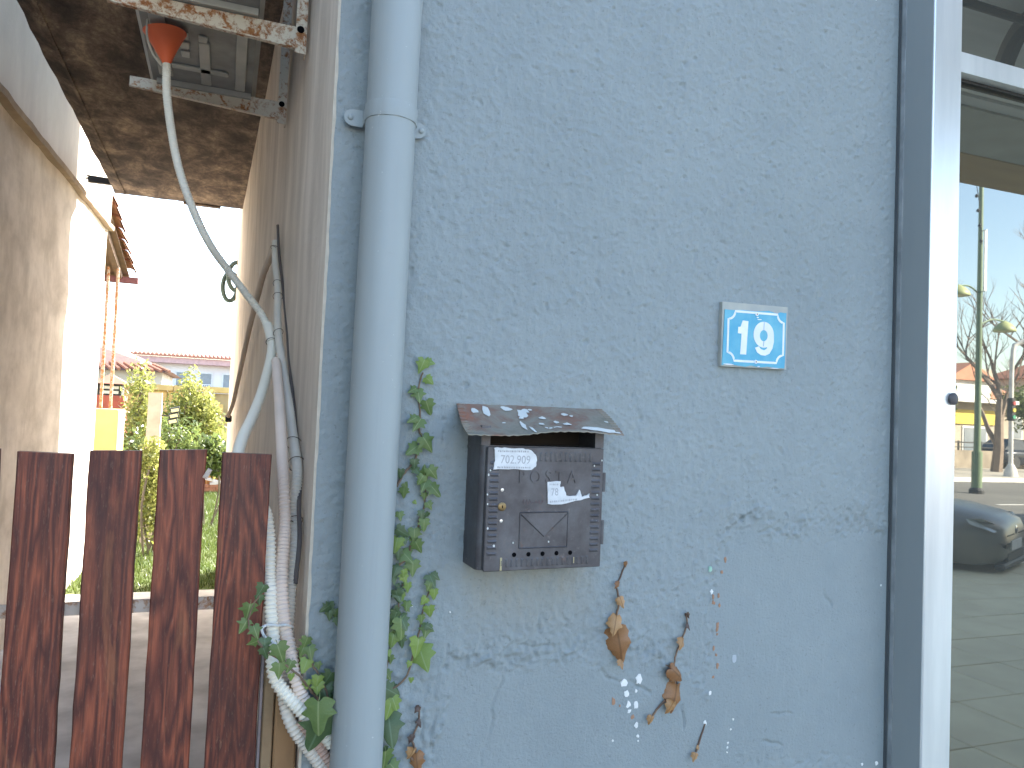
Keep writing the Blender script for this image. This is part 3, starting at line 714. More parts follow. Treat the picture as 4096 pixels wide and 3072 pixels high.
# ragged cream edge where the blue coat stops at the corner
P, F = [], []
kz = np.linspace(.0, 3.0, 160)
for i, z in enumerate(kz):
    w_ = .0016 + .0022 * abs(math.sin(z * 37) * math.sin(z * 11.3)) + random.uniform(0, .0012)
    P += [(.1572, .0015, z), (.1572 - .001, -.0022, z), (.158 + w_, -.0028, z), (.158 + w_, .001, z)]
    if i:
        o = (i - 1) * 4
        F += [(o, o + 1, o + 5, o + 4), (o + 1, o + 2, o + 6, o + 5), (o + 2, o + 3, o + 7, o + 6)]
b = MB(); b.add(P, F); b.build('corner_bead', simple('cream_corner', (.58, .52, .42), (.48, .43, .35), .9, 0, 40), bld)
# core volume (upper storeys, rear, roof)
b = MB()
b.prism([(.17, .004), (30, .004), (30, 6.34), (.052, 6.34), (.156, 1.4), (.17, .3)], lambda a, c, s: (a, c, HB if s == 0 else 3.4))
b.prism([(.175, .03), (30, .03), (30, 6.34), (.06, 6.34), (.165, 1.4), (.175, .3)], lambda a, c, s: (a, c, 3.399 if s == 0 else -.05))
b.build('storeys', M['pipe'], bld)
b = MB(); b.box(.158, 1.492, -.001, .03, 3.001, 3.4); b.box(1.492, 6.2, -.001, .03, 2.951, 3.4); b.box(5.5, 30, -.001, .03, -.05, 2.95); b.box(6.2, 30, -.001, .03, 2.951, 3.4)
b.build('lintel', M['pipe'], bld)
# --- street canopy over the shop window
b = MB(); b.k = 0
b.box(2.05, 4.9, -1.15, -.003, 3.0, 3.2)
b.box(2.05, 4.9, -1.09, -1.06, 2.985, 3.0)
b.k = 1; b.box(2.05, 4.9, -1.55, -1.152, 2.99, 3.2)
b.k = 2; b.box(2.05, 4.9, -1.89, -1.552, 2.985, 3.22)
b.build('canopy', [M['canopy_g'], M['canopy_gr'], M['canopy_br']], bld)
# --- balcony slab over the alley
sl = MB()
SZ, SXL, SYF = 3.2, -.915, 5.52
sy = np.linspace(1.3, SYF, 30); sx = np.linspace(SXL, .05, 14)
P, F = [], []
for j, y in enumerate(sy):
    for i, x in enumerate(sx):
        e = .025 * (1 if (i == 0 or j == len(sy) - 1) else 0)
        xx = x if i < len(sx) - 1 else np.interp(y, [p[1] for p in SIDE], [p[0] for p in SIDE]) + .01
        P.append((xx + (random.uniform(-.006, .006) if i == 0 else 0), y + (random.uniform(-.01, .01) if j == len(sy) - 1 else 0), SZ + e + random.uniform(-.004, .004)))
for j in range(len(sy) - 1):
    for i in range(len(sx) - 1):
        o = j * len(sx) + i
        F.append((o, o + len(sx), o + len(sx) + 1, o + 1))
sl.add(P, F)
sl.box(SXL + .002, .2, 1.3, SYF - .005, SZ + .028, SZ + .17, bev=.01)
sl.box(SXL + .08, SXL + .095, 1.3, SYF - .13, SZ - .01, SZ + .01)
sl.box(-.40, -.11, SYF - .045, SYF + .018, SZ + .004, SZ + .036)
sl.build('balcony_slab', M['soffit'], bld, smooth=30)
b = MB()
b.add([(-.972, 5.245, 3.222), (-1.106, 5.218, 3.236), (-1.061, 5.232, 3.254), (-1.106, 5.218, 3.267), (-.90, 5.263, 3.272), (-.90, 5.263, 3.222)], [(0, 1, 2, 4, 5), (2, 3, 4)])
b.box(-1.07, -.892, 5.254, 5.29, 3.222, 3.267)
b.build('drip_spout', M['black'], bld)

# --- shop window in front of the wall
win = bpy.data.objects.new('shop_window', None); win.location = (1.49 - .158, 0, 0); win.empty_display_size = .1; link(win, bld)
b = MB(); b.box(1.4935, 1.581, -.1, .02, -.01, 2.95, bev=.0025); b.build('frame_post', M['alu'], win)
b = MB(); b.box(1.4905, 1.4932, -.0985, .02, -.01, 2.95); b.build('post_side_shade', simple('shaded_post_side', (.36, .385, .385), (.33, .355, .36), .45, .3, 8, stretch=(1, 1, .2)), win)  # thin sheet over the post's side, its shade put into the colour
b = MB(); b.box(1.4875, 1.4925, -.0085, .01, .0, 2.95); b.build('sealing_bead', simple('dark_sealant', (.10, .11, .115), None, .6), win)
b = MB(); b.box(1.4885, 1.4903, -.0225, -.0128, .0, 2.95); b.build('glazing_bead', M['alu_side'], win)
b = MB(); b.box(1.5815, 1.5865, -.082, -.05, .06, 2.95); b.box(1.5865, 5.4, -.074, -.05, 2.3965, 2.4035); b.build('gasket', M['gasket'], win)
b = MB(); b.box(1.577, 5.4, -.0985, .0, 2.404, 2.452); b.build('transom', M['alu'], win)
b = MB(); b.box(1.577, 5.4, -.0985, .0, -.01, .06); b.build('sill', M['alu'], win)
b = MB(); b.box(5.4005, 5.5, -.1, .02, -.01, 2.95, bev=.002); b.build('frame_post', M['alu'], win)
b = MB(); b.box(1.586, 5.4, -.062, -.054, .061, 2.3985); b.build('pane', M['glass'], win)
b = MB(); b.box(1.586, 5.4, -.062, -.054, 2.4525, 2.95); b.build('pane', M['glass'], win)
b = MB(); b.lathe([(.0125, 0), (.0138, .002), (.0138, .006), (.011, .0085), (.004, .009)], (1.567, -.1, 1.633), 20, 'Y'); b.build('rubber_stop', simple('dark_grey_rubber', (.07, .065, .07), None, .5), win, smooth=True)
# awning arm tucked under the canopy, seen mirrored in the upper pane
b = MB()
arm = [(2.60, -.70, 2.87), (2.52, -.62, 2.89), (2.44, -.50, 2.93), (2.46, -.36, 2.985)]
b.tube(spline(arm, .02), .034, 8); b.tube([(2.0, -.44, 2.9), (5.0, -.44, 2.9)], .014, 8)
b.build('awning_arm', M['black'], bld, smooth=True)

# ================================================================== LEFT NEIGHBOUR
lb = thing('neighbour_building', 'stained plaster building with string course along the left of the alley', 'building', (-1.33, 0, 0))
LX = lambda y: -1.33 + .0367 * y
yl = np.linspace(-.3, 6.5, 120); zl = np.linspace(-.1, 3.13, 70)
Yg, Zg = np.meshgrid(yl, zl)
nn = smooth_noise(70, 120, 3)
Xg = LX(Yg) + .004 * nn
idx = np.arange(Yg.size).reshape(Yg.shape)
Fs = np.stack([idx[:-1, :-1], idx[:-1, 1:], idx[1:, 1:], idx[1:, :-1]], -1).reshape(-1, 4)
np_obj('lower_wall', np.stack([Xg, Yg, Zg], -1).reshape(-1, 3), Fs, M['leftwall'], lb, smooth=True)
b = MB(); b.hexa([(LX(-.3) - 5, -.3, 3.13), (LX(-.3) + .012, -.3, 3.13), (LX(6.6) + .012, 6.6, 3.13), (LX(6.6) - 5, 6.6, 3.13), (LX(-.3) - 5, -.3, 4.5), (LX(-.3) + .012, -.3, 4.5), (LX(6.6) + .012, 6.6, 4.5), (LX(6.6) - 5, 6.6, 4.5)])
b.build('upper_wall', M['leftwall_up'], lb)
b = MB(); b.hexa([(LX(-.3) - 5, -.3, -.1), (LX(-.3) - .03, -.3, -.1), (LX(6.5) - .03, 6.5, -.1), (LX(6.5) - 5, 6.5, -.1), (LX(-.3) - 5, -.3, 3.13), (LX(-.3) - .03, -.3, 3.13), (LX(6.5) - .03, 6.5, 3.13), (LX(6.5) - 5, 6.5, 3.13)])
b.hexa([(LX(6.5) - .1, 6.49, -.1), (LX(6.5) + .004, 6.49, -.1), (LX(6.5) + .004, 6.515, -.1), (LX(6.5) - .1, 6.515, -.1), (LX(6.5) - .1, 6.49, 3.13), (LX(6.5) + .004, 6.49, 3.13), (LX(6.5) + .004, 6.515, 3.13), (LX(6.5) - .1, 6.515, 3.13)])
b.build('wall_core', M['leftwall_up'], lb)
b = MB(); P, F = [], []
for i, y in enumerate(np.linspace(-.3, 6.6, 60)):
    j = random.uniform(-.006, .006)
    P += [(LX(y) - .02, y, 3.12 + j), (LX(y) + .045, y, 3.125 + j), (LX(y) + .05, y, 3.16 + j), (LX(y) + .005, y, 3.195 + j)]
    if i:
        o = (i - 1) * 4
        F += [(o + k, o + k + 4, o + k + 5, o + k + 1) for k in range(3)]
b.add(P, F + [(0, 1, 2, 3), (len(P) - 1, len(P) - 2, len(P) - 3, len(P) - 4)]); b.build('string_course', M['ledge'], lb)
b = MB(); b.box(-7, -1.36, -3.2, -.305, -.1, 4.5); b.build('sky_block_wing', M['leftwall_up'], lb)  # unseen wing added to block sky light coming from the left
# lean-to porch with tile courses behind the neighbour
pr = thing('porch_roof', 'small clay tiled porch roof behind the stained left wall', 'roof', (-1.1, 7.0, 3.4))
b = MB(); b.hexa([(-2.4, 6.62, 3.43), (-1.13, 6.62, 3.43), (-1.13, 8.75, 3.02), (-2.4, 8.75, 3.02), (-2.4, 6.62, 3.45), (-1.13, 6.62, 3.45), (-1.13, 8.75, 3.04), (-2.4, 8.75, 3.04)])
for k in range(5): 
    x = -1.25 - .25 * k
    b.hexa([(x, 6.93, 3.29), (x + .06, 6.93, 3.29), (x + .06, 8.7, 2.955), (x, 8.7, 2.955), (x, 6.93, 3.359), (x + .06, 6.93, 3.359), (x + .06, 8.7, 3.019), (x, 8.7, 3.019)])
b.build('rafters', M['rafter'], pr)
# (open verge: boards run out under the last tiles)
b = MB(); b.box(-2.4, -1.02, 8.6, 8.68, 2.93, 3.0); b.build('beam', M['purple_beam'], pr)
P, F = [], []
for s_ in (0, 1):
    for i in range(9):
        a = math.pi * i / 8
        rr = .095 - s_ * .014
        P += [(-math.cos(a) * rr, 0, math.sin(a) * rr * .7 - s_ * .012), (-math.cos(a) * rr * .82, .36, math.sin(a) * rr * .58 - s_ * .012)]
for s_ in (0, 1):
    for i in range(8):
        o = s_ * 18 + i * 2
        F.append((o, o + 1, o + 3, o + 2) if s_ else (o, o + 2, o + 3, o + 1))
for i in range(8):
    F.append((i * 2, 18 + i * 2, 18 + i * 2 + 2, i * 2 + 2)); F.append((i * 2 + 1, i * 2 + 3, 18 + i * 2 + 3, 18 + i * 2 + 1))
tb = MB(); tb.add(P, F); tile_m = tb.mesh('roof_tile', M['tile'], smooth=True)
for row in range(7):
    for c in range(5):
        t = bpy.data.objects.new('roof_tile', tile_m); link(t, pr)
        y = 8.78 - row * .31
        t.location = (-1.15 - c * .185 + 1.1, y - 7.0, 3.085 + (8.78 - y) * .187 - 3.4)
        t.rotation_euler = (R(7), 0, R(180 + random.uniform(-2, 2)))

# ================================================================== DOWNPIPE
dp = thing('downpipe', 'grey-blue round downpipe strapped to the stucco wall', 'pipe', (.25, -.056, 0))
b = MB(); PX = lambda z: .2495 + (z - 1.6) * .005
b.tube([(PX(z), -.056, z) for z in np.linspace(-.01, 3.4, 30)], [.0443 + .0003 * math.sin(z * 9) for z in np.linspace(0, 3.4, 30)], 40)
b.build('pipe', M['pipe'], dp, smooth=True)
b = MB()
zc = 2.075; px0 = PX(zc)
def strap(r_, z0, z1, a0, a1):
    P, F = [], []
    n_ = 28
    for i in range(n_ + 1):
        a = a0 + (a1 - a0) * i / n_
        wob = .0006 * math.sin(i * 1.3)
        P += [(px0 + (r_ + wob) * math.cos(a), -.056 + (r_ + wob) * math.sin(a), z0), (px0 + (r_ + .0009) * math.cos(a), -.056 + (r_ + .0009) * math.sin(a), (z0 * .7 + z1 * .3)), (px0 + (r_ + .0005) * math.cos(a), -.056 + (r_ + .0005) * math.sin(a), (z0 + z1) / 2), (px0 + (r_ + .0009) * math.cos(a), -.056 + (r_ + .0009) * math.sin(a), z0 * .25 + z1 * .75), (px0 + (r_ + wob) * math.cos(a), -.056 + (r_ + wob) * math.sin(a), z1), (px0 + (r_ - .004) * math.cos(a), -.056 + (r_ - .004) * math.sin(a), z1), (px0 + (r_ - .004) * math.cos(a), -.056 + (r_ - .004) * math.sin(a), z0)]
        if i:
            o = (i - 1) * 7
            F += [(o + k, o + k + 7, o + (k + 1) % 7 + 7, o + (k + 1) % 7) for k in range(7)]
    b.add(P, F)
strap(.0457, zc - .0145, zc + .0145, R(180 - 12), R(360 + 12))
# flat lugs with a round end, standing just off the wall
for sgn, x0_, x1_ in ((-1, px0 - .044, px0 - .073), (1, px0 + .044, px0 + .071)):
    poly = [(x0_, -.0150)]
    for i in range(9):
        a = -math.pi / 2 + math.pi * i / 8
        poly.append((x1_ + sgn * .0150 * math.cos(a) - sgn * .0135 + sgn * .003, .0150 * math.sin(a)))
    poly.append((x0_, .0150))
    if sgn < 0: poly = poly[::-1]
    yy = -.0185 if sgn < 0 else -.010
    b.prism(poly, lambda a, c, s, yy=yy: (a, yy if s == 0 else yy + .003, zc + c))
    b.box(min(x0_, x0_ - sgn * .004), max(x0_, x0_ - sgn * .004), -.05, yy + .003, zc - .0135, zc + .0135)
br = b.build('pipe_strap', M['pipe'], dp, smooth=35)
for sgn in (-1, 1):
    b = MB(); b.lathe([(.0052, 0), (.0052, .002), (.0035, .0035), (.001, .0038)], (px0 + sgn * .066, -.0185 if sgn < 0 else -.0105, zc + (.0 if sgn < 0 else .0)), 12, 'Y'); b.build('screw', M['pipe'], br, smooth=True)
    b = MB(); b.tube([(px0 + sgn * .066, -.012, zc), (px0 + sgn * .066, .01, zc)], .003, 8); b.build('screw', M['pipe'], br)

# ================================================================== HOUSE NUMBER PLATE
hp = thing('house_number_plate', 'blue enamel house number plate reading 19 on the stucco wall', 'sign', (1.08, 0, 1.748))
PW, PH = .173, .1395
px_, pz_ = .994, 1.818
pl = lambda u, v: (px_ + u * PW, pz_ - v * PH + .003 * (u - .5))
b = MB(); b.prism([pl(0, 1), pl(1, 1), pl(1, 0), pl(0, 0)], lambda a, c, s: (a, -.0145 if s == 0 else .002, c)); b.build('backing', M['plate_back'], hp)
b = MB()
edge = [(.012, .985), (.10, .955), (.22, .975), (.36, .99), (.45, .965), (.58, .99), (.7, .97), (.86, .985), (.965, .985), (.975, .7), (.968, .4), (.975, .1), (.87, .095), (.84, .125), (.70, .085), (.5, .112), (.3, .105), (.16, .12), (.03, .118), (.022, .5)]
b.prism([pl(*p) for p in edge], lambda a, c, s: (a, -.0165 if s == 0 else -.0148, c)); b.build('enamel_face', M['enamel'], hp)
# border with scooped corners
def flat_strip(pts, w, y, closed=True):
    P, F = [], []
    n_ = len(pts)
    for i in range(n_):
        a, c = pts[(i - 1) % n_], pts[(i + 1) % n_]
        if not closed: a, c = pts[max(0, i - 1)], pts[min(n_ - 1, i + 1)]
        t = Vector((c[0] - a[0], c[1] - a[1])); t.normalize()
        nrm = Vector((-t.y, t.x)) * w / 2
        P += [(pts[i][0] + nrm.x, y, pts[i][1] + nrm.y), (pts[i][0] - nrm.x, y, pts[i][1] - nrm.y)]
    for i in range(n_ if closed else n_ - 1):
        j = (i + 1) % n_
        F.append((i * 2, i * 2 + 1, j * 2 + 1, j * 2))
    m_ = len(P)
    P += [(p[0], p[1] + .0006, p[2]) for p in P]
    for i in range(n_ if closed else n_ - 1):
        j = (i + 1) % n_
        F += [(i * 2, j * 2, m_ + j * 2, m_ + i * 2), (i * 2 + 1, m_ + i * 2 + 1, m_ + j * 2 + 1, j * 2 + 1)]
    return P, F
L_, R_, T_, B_ = .085, .935, .135, .905
ru, rv = .10, .125
pts = []
for cx_, cy_, a0 in ((L_, T_, 90), (R_, T_, 180), (R_, B_, 270), (L_, B_, 0)):
    for i in range(7):
        a = R(a0 - 15 * i)
        pts.append((cx_ + ru * math.cos(a), cy_ + rv * math.sin(a)))
b = MB(); b.add(*flat_strip([pl(*p) for p in pts], .0049, -.0171)); b.build('border', M['enamel_w'], hp)
b = MB(); one = [(.275, .80), (.365, .80), (.385, .275), (.30, .27), (.27, .37), (.235, .375), (.232, .475), (.288, .478)]
b.prism([pl(*p) for p in one], lambda a, c, s: (a, -.0172 if s == 0 else -.0166, c)); b.build('digit_one', M['enamel_w'], hp)
b = MB(); cx_, cy_ = .625, .485
def nine():
    # ring (two halves, stencil bridges) and a hooked tail
    out_, in_ = [], []
    for i in range(33):
        a = R(-90 + 360 * i / 32)
        out_.append((cx_ + .157 * math.cos(a), cy_ - .015 + .205 * math.sin(a)))
        in_.append((cx_ + .060 * math.cos(a), cy_ + .0 + .088 * math.sin(a)))
    P = [pl(*p) for p in out_] + [pl(*p) for p in in_]
    V3 = [(p[0], -.0172, p[1]) for p in P]
    F = []
    for i in range(32):
        if i in (0, 31) or i in (15, 16): pass
        F.append((i, 33 + i, 33 + i + 1, i + 1))
    b.add(V3, F)
    tail = [(.782, .47), (.785, .58), (.765, .68), (.72, .765), (.655, .80), (.59, .795), (.53, .755), (.495, .685), (.555, .655), (.585, .70), (.635, .715), (.675, .69), (.69, .63), (.70, .55)]
    V3 = [(pl(*p)[0], -.01725, pl(*p)[1]) for p in tail]
    b.add(V3, [tuple(range(len(tail)))])
nine(); b.build('digit_nine', M['enamel_w'], hp)
gap_m = simple('blue_grey_gap', (.45, .56, .66), None, .5)
for v0, v1 in ((.265, .395), (.575, .655)):
    b = MB(); b.prism([pl(.617, v1), pl(.629, v1), pl(.633, v0), pl(.621, v0)], lambda a, c, s: (a, -.0176 if s == 0 else -.0171, c)); b.build('stencil_bridge', gap_m, hp)
for u, v in ((.51, .155), (.515, .905)):
    b = MB(); b.lathe([(.0045, 0), (.0042, .0012), (.002, .0016)], (*[pl(u, v)[0]], -.0172, pl(u, v)[1]), 10, 'Y'); b.build('rivet', M['enamel_w'], hp, smooth=True)
    b = MB(); b.lathe([(.0018, 0), (.0012, .0004)], (pl(u, v)[0], -.0188, pl(u, v)[1]), 8, 'Y'); b.build('rivet_hole', M['orange_chip'], hp)
for u, v, w_, h_ in ((.525, .205, .04, .022), (.555, .235, .07, .02), (.56, .975, .045, .02), (.10, .965, .16, .03), (.8, .99, .2, .018)):
    b = MB(); k = [pl(u + (w_ / 2) * math.cos(a) * random.uniform(.6, 1.1), v + h_ / 2 * math.sin(a) * random.uniform(.6, 1.1)) for a in np.linspace(0, 2 * math.pi, 8)[:-1]]
    b.prism([*reversed(k)], lambda a, c, s: (a, -.01715 if s == 0 else -.0164, c)); b.build('enamel_chip', M['enamel_w'], hp)

# ================================================================== MAILBOX
mb_ = thing('mailbox', 'brown tin letter box with speckled roof and torn stickers on the blue wall', 'mailbox', (.56, 0, 1.273))
X0, X1, Z0, Z1 = .438, .684, 1.273, 1.497
b = MB()
def rrect(x0, x1, y0, y1, r_, n_=5):
    P = []
    for cx2, cy2, a0 in ((x1 - r_, y0 + r_, -90), (x1, y1, 0), (x0, y1, 90), (x0 + r_, y0 + r_, 180)):
        if cy2 == y1: P.append((cx2, y1)); continue
        for i in range(n_ + 1):
            a = R(a0 + 90 * i / n_); P.append((cx2 + r_ * math.cos(a), cy2 + r_ * math.sin(a)))
    return P
b.prism(rrect(X0, X1, -.084, 0, .012), lambda a, c, s: (a, c, Z1 if s == 0 else Z0))
b.box(X0, .455, -.084, -.002, Z1, 1.532); b.box(.666, X1, -.084, -.002, Z1, 1.532)
b.build('body', M['mailbox'], mb_, smooth=35)
b = MB(); b.box(.455, .666, -.012, -.003, Z1, 1.56); b.build('slot_back', M['slot'], mb_)
# curved tin roof with a bent front edge
NX, NY = 40, 12
def roof_pt(u, v):
    x = .400 + u * (.706 - .400) + (.012 * (1 - v) if u < .5 else 0) * (1 - 2 * u) + (.012 * (1 - v)) * max(0, 2 * u - 1)
    y = -.001 - .122 * v
    lift = .5 * (1 + math.tanh((u - .42) / .13))
    zf = 1.5165 + .012 * lift - .004 * max(0, u - .75) / .25
    prof = (1 - v) ** 1.0 * (1.5735 - zf)
    sag = -.010 * math.sin(math.pi * v) * (1 - .75 * u) + .006 * math.sin(math.pi * v) * u
    return Vector((x, y, zf + prof + sag + .0009 * math.sin(u * 46 * math.pi) * v ** 2))
P, F = [], []
for t_ in (0, 1):
    for j in range(NY + 1):
        for i in range(NX + 1):
            p = roof_pt(i / NX, j / NY); P.append((p.x, p.y, p.z - t_ * .0016))
S = (NX + 1) * (NY + 1)
for j in range(NY):
    for i in range(NX):
        o = j * (NX + 1) + i
        F += [(o, o + NX + 1, o + NX + 2, o + 1), (S + o, S + o + 1, S + o + NX + 2, S + o + NX + 1)]
for i in range(NX):
    o = NY * (NX + 1) + i; F.append((o, S + o, S + o + 1, o + 1)); F.append((i, i + 1, S + i + 1, S + i))
for j in range(NY):
    o = j * (NX + 1); F.append((o, S + o, S + o + NX + 1, o + NX + 1)); o += NX; F.append((o, o + NX + 1, S + o + NX + 1, S + o))
b = MB(); b.add(P, F)
# pressed ribs along the two roof ends
for u0_ in (.0, .955):
    for k in range(11):
        v = .06 + k * .085
        pts_ = [roof_pt(u0_ + t * .045, v) for t in (0, .5, 1)]
        b.tube([(p.x, p.y - .0002, p.z + .0006) for p in pts_], .0012, 5)
rf = b.build('roof', M['tinroof'], mb_, smooth=50)
for u, v, su, sv in ((.11, .2, .045, .10), (.19, .22, .04, .22), (.34, .16, .07, .1), (.32, .12, .04, .06), (.43, .3, .06, .2), (.46, .22, .05, .12), (.405, .42, .03, .08), (.5, .18, .03, .05), (.54, .48, .04, .09), (.38, .68, .026, .26), (.415, .88, .022, .22), (.50, .7, .03, .07), (.505, .86, .02, .06), (.60, .66, .03, .09), (.66, .74, .045, .08), (.70, .36, .035, .09), (.735, .42, .02, .06), (.58, .86, .05, .04), (.80, .88, .13, .12), (.88, .93, .14, .10), (.95, .97, .06, .04), (.94, .62, .03, .05), (.27, .55, .02, .04), (.525, .9, .02, .05)):
    b = MB(); k = 9; Pp = []
    for i in range(k):
        a = 2 * math.pi * i / k; f_ = random.uniform(.65, 1.1) / 2
        uu = min(max(u + su * 1.25 * f_ * math.cos(a), .003), .997); vv = min(max(v + sv * 1.3 * f_ * math.sin(a), .01), .992)
        p = roof_pt(uu, vv); Pp.append((p.x, p.y - .0006, p.z + .0016))
    c = roof_pt(u, v); b.add([(c.x, c.y - .0007, c.z + .002)] + Pp, [(0, 1 + i, 1 + (i + 1) % k) for i in range(k)])
    b.build('paint_splash', M['paint_w'], rf)
# door, hinged at the right and standing slightly ajar
DW, DH = .236, .2225
door = bpy.data.objects.new('door', None)
b = MB()
b.box(-DW, 0, -.0035, 0, 0, DH, bev=.0012)
b.box(-DW, -DW + .0025, 0, .007, .002, DH - .002); b.box(-DW + .003, -.003, 0, .005, 0, .0025)
def rib(x0, x1, z0, z1):
    if x1 - x0 > z1 - z0:
        zc_ = (z0 + z1) / 2
        b.add([(x0, -.0034, z0), (x1, -.0034, z0), (x1, -.0034, z1), (x0, -.0034, z1), (x0 + .004, -.0054, zc_), (x1 - .004, -.0054, zc_)], [(0, 1, 5, 4), (2, 3, 4, 5), (1, 2, 5), (3, 0, 4)])
    else:
        xc_ = (x0 + x1) / 2
        b.add([(x0, -.0034, z0), (x1, -.0034, z0), (x1, -.0034, z1), (x0, -.0034, z1), (xc_, -.0051, z0 + .004), (xc_, -.0051, z1 - .004)], [(0, 1, 4), (1, 2, 5, 4), (2, 3, 5), (3, 0, 4, 5)])
for k in range(16):
    z = .028 + k * .0108
    rib(-DW + .004, -DW + .024, z, z + .0068); rib(-.026, -.005, z, z + .0068)
for k in range(18):
    x = -DW + .03 + k * .0102
    rib(x, x + .0064, DH - .026, DH - .008); rib(x, x + .0064, .006, .022)
# embossed envelope: raised panel and folded flap
ex0, ex1, ez0, ez1 = -.169, -.072, .0396, .104
def ridge(a, c, w_=.0014, h_=.0016):
    a, c = Vector((a[0], 0, a[1])), Vector((c[0], 0, c[1])); t = (c - a).normalized(); nrm = Vector((-t.z, 0, t.x)) * w_
    y0, y1 = Vector((0, -.0034, 0)), Vector((0, -.0034 - h_, 0))
    b.add([a + nrm + y0, a - nrm + y0, c - nrm + y0, c + nrm + y0, a + y1, c + y1], [(0, 4, 5, 3), (1, 2, 5, 4), (0, 1, 4), (2, 3, 5)])
ridge((ex0, ez0), (ex1, ez0)); ridge((ex0, ez1), (ex1, ez1)); ridge((ex0, ez0), (ex0, ez1)); ridge((ex1, ez0), (ex1, ez1))
ec = (ex0 + ex1) / 2
b.add([(ex0 + .002, -.0036, ez1 - .002), (ec, -.0062, ez1 - .043), (ex1 - .002, -.0036, ez1 - .002)], [(0, 1, 2)])
b.add([(ex0 + .002, -.0036, ez1 - .0022), (ec, -.0062, ez1 - .0432), (ec, -.0036, ez1 - .0455), (ex0 + .001, -.0036, ez1 - .0045)], [(0, 3, 2, 1)])
b.add([(ex1 - .002, -.0036, ez1 - .0022), (ec, -.0062, ez1 - .0432), (ec, -.0036, ez1 - .0455), (ex1 - .001, -.0036, ez1 - .0045)], [(0, 1, 2, 3)])
me = b.mesh('door', M['mailbox'], smooth=30)
door = bpy.data.objects.new('door', me); link(door, mb_)
door.location = (X1 - .001 - .56, -.0865, Z0 + .001 - 1.273)
door.rotation_euler = (0, R(-.3), R(2.0))
V_, F_ = text_geo('P O S T A', .033, .0011)
b = MB(); b.add([(v.x * .86 - .116, -.0042 - v.z, v.y + .1675) for v in V_], [tuple(reversed(f)) for f in F_])
b.build('embossed_lettering', M['mailbox'], door, local=True)
b = MB(); b.lathe([(.0078, 0), (.0078, .0012), (.006, .0022), (.0025, .0024)], (-DW + .031, -.0036, .115), 18, 'Y'); lk = b.build('lock', M['brass'], door, smooth=35, local=True)
b = MB(); b.box(-DW + .0302, -DW + .0318, -.0068, -.0058, .1125, .1175); b.build('keyhole', M['hole'], door, local=True)
for z in (.145, .0895):
    b = MB(); b.lathe([(.0032, 0), (.0028, .0006), (.001, .0009)], (-DW + .0305, -.0036, z), 12, 'Y'); b.build('rivet', M['rivet'], door, smooth=True, local=True)
for k in range(5):
    b = MB(); b.lathe([(.0042, 0), (.0042, .0004)], (-.178 + k * .0283, -.0037, .0284), 12, 'Y'); b.build('vent_hole', M['hole'], door, local=True)
def sticker(poly, lines, bars, name='torn_sticker'):
    b = MB(); b.k = 0
    b.prism(poly, lambda a, c, s: (a, -.0067 if s == 0 else -.0036, c))
    b.k = 1
    for body, size, cx2, cz2, st, rot in lines:
        V_, F_ = text_geo(body, size)
        b.add([(cx2 + v.x * st * math.cos(rot) - v.y * math.sin(rot), -.00685, cz2 + v.y * math.cos(rot) + v.x * st * math.sin(rot)) for v in V_], [tuple(f) for f in F_])
    # worn rows of print, no longer legible
    for x0, x1, z, slope in bars:
        x = x0
        while x < x1:
            w_ = random.uniform(.0012, .0034); zz_ = z + (x - x0) * slope
            b.add([(x, -.00685, zz_), (x + w_, -.00685, zz_), (x + w_, -.00685, zz_ + .0034 * random.uniform(.6, 1)), (x, -.00685, zz_ + .0034)], [(0, 1, 2, 3)])
            x += w_ + random.uniform(.0006, .002)
    b.build(name, [M['sticker'], M['ink_pale']], door, local=True)
def ragged(pts, k=4, j=.0012):
    o = []
    for a, c in zip(pts, pts[1:] + pts[:1]):
        for i in range(k):
            t = i / k
            o.append((a[0] + (c[0] - a[0]) * t + random.uniform(-j, j), a[1] + (c[1] - a[1]) * t + random.uniform(-j, j)))
    return o
sx0 = -DW + .010
dz_ = .0085
sticker(ragged([(sx0 + .001, .173 + dz_), (sx0 + .04, .1735 + dz_), (sx0 + .072, .1725 + dz_), (sx0 + .084, .178 + dz_), (sx0 + .085, .196 + dz_), (sx0 + .074, .209 + dz_), (sx0 + .05, .2115 + dz_), (sx0 + .02, .2118 + dz_), (sx0 + .002, .2118 + dz_), (sx0 + .004, .195 + dz_)]),
        [('702.909', .0215, sx0 + .043, .1905 + dz_, .86, -.01)], [(sx0 + .008, sx0 + .07, .2045 + dz_, 0), (sx0 + .008, sx0 + .074, .1755 + dz_, 0)])
tx = -.1175
sticker(ragged([(tx + .002, .119), (tx + .03, .1185), (tx + .06, .124), (tx + .088, .130), (tx + .088, .137), (tx + .072, .132), (tx + .066, .146), (tx + .06, .134), (tx + .04, .134), (tx + .034, .15), (tx + .026, .15), (tx + .027, .161), (tx + .0, .159), (tx + .002, .14)], 3, .0009),
        [('78', .0195, tx + .015, .1405, .8, .05)], [(tx + .004, tx + .022, .1535, 0), (tx + .006, tx + .06, .1215, .08)])
b = MB(); b.box(-DW + .031, -DW + .0345, -.0047, -.0036, .001, .024); b.box(-.058, -.0565, -.0047, -.0036, .009, .02); b.build('paint_streak', M['yellow_chip'], door, local=True)
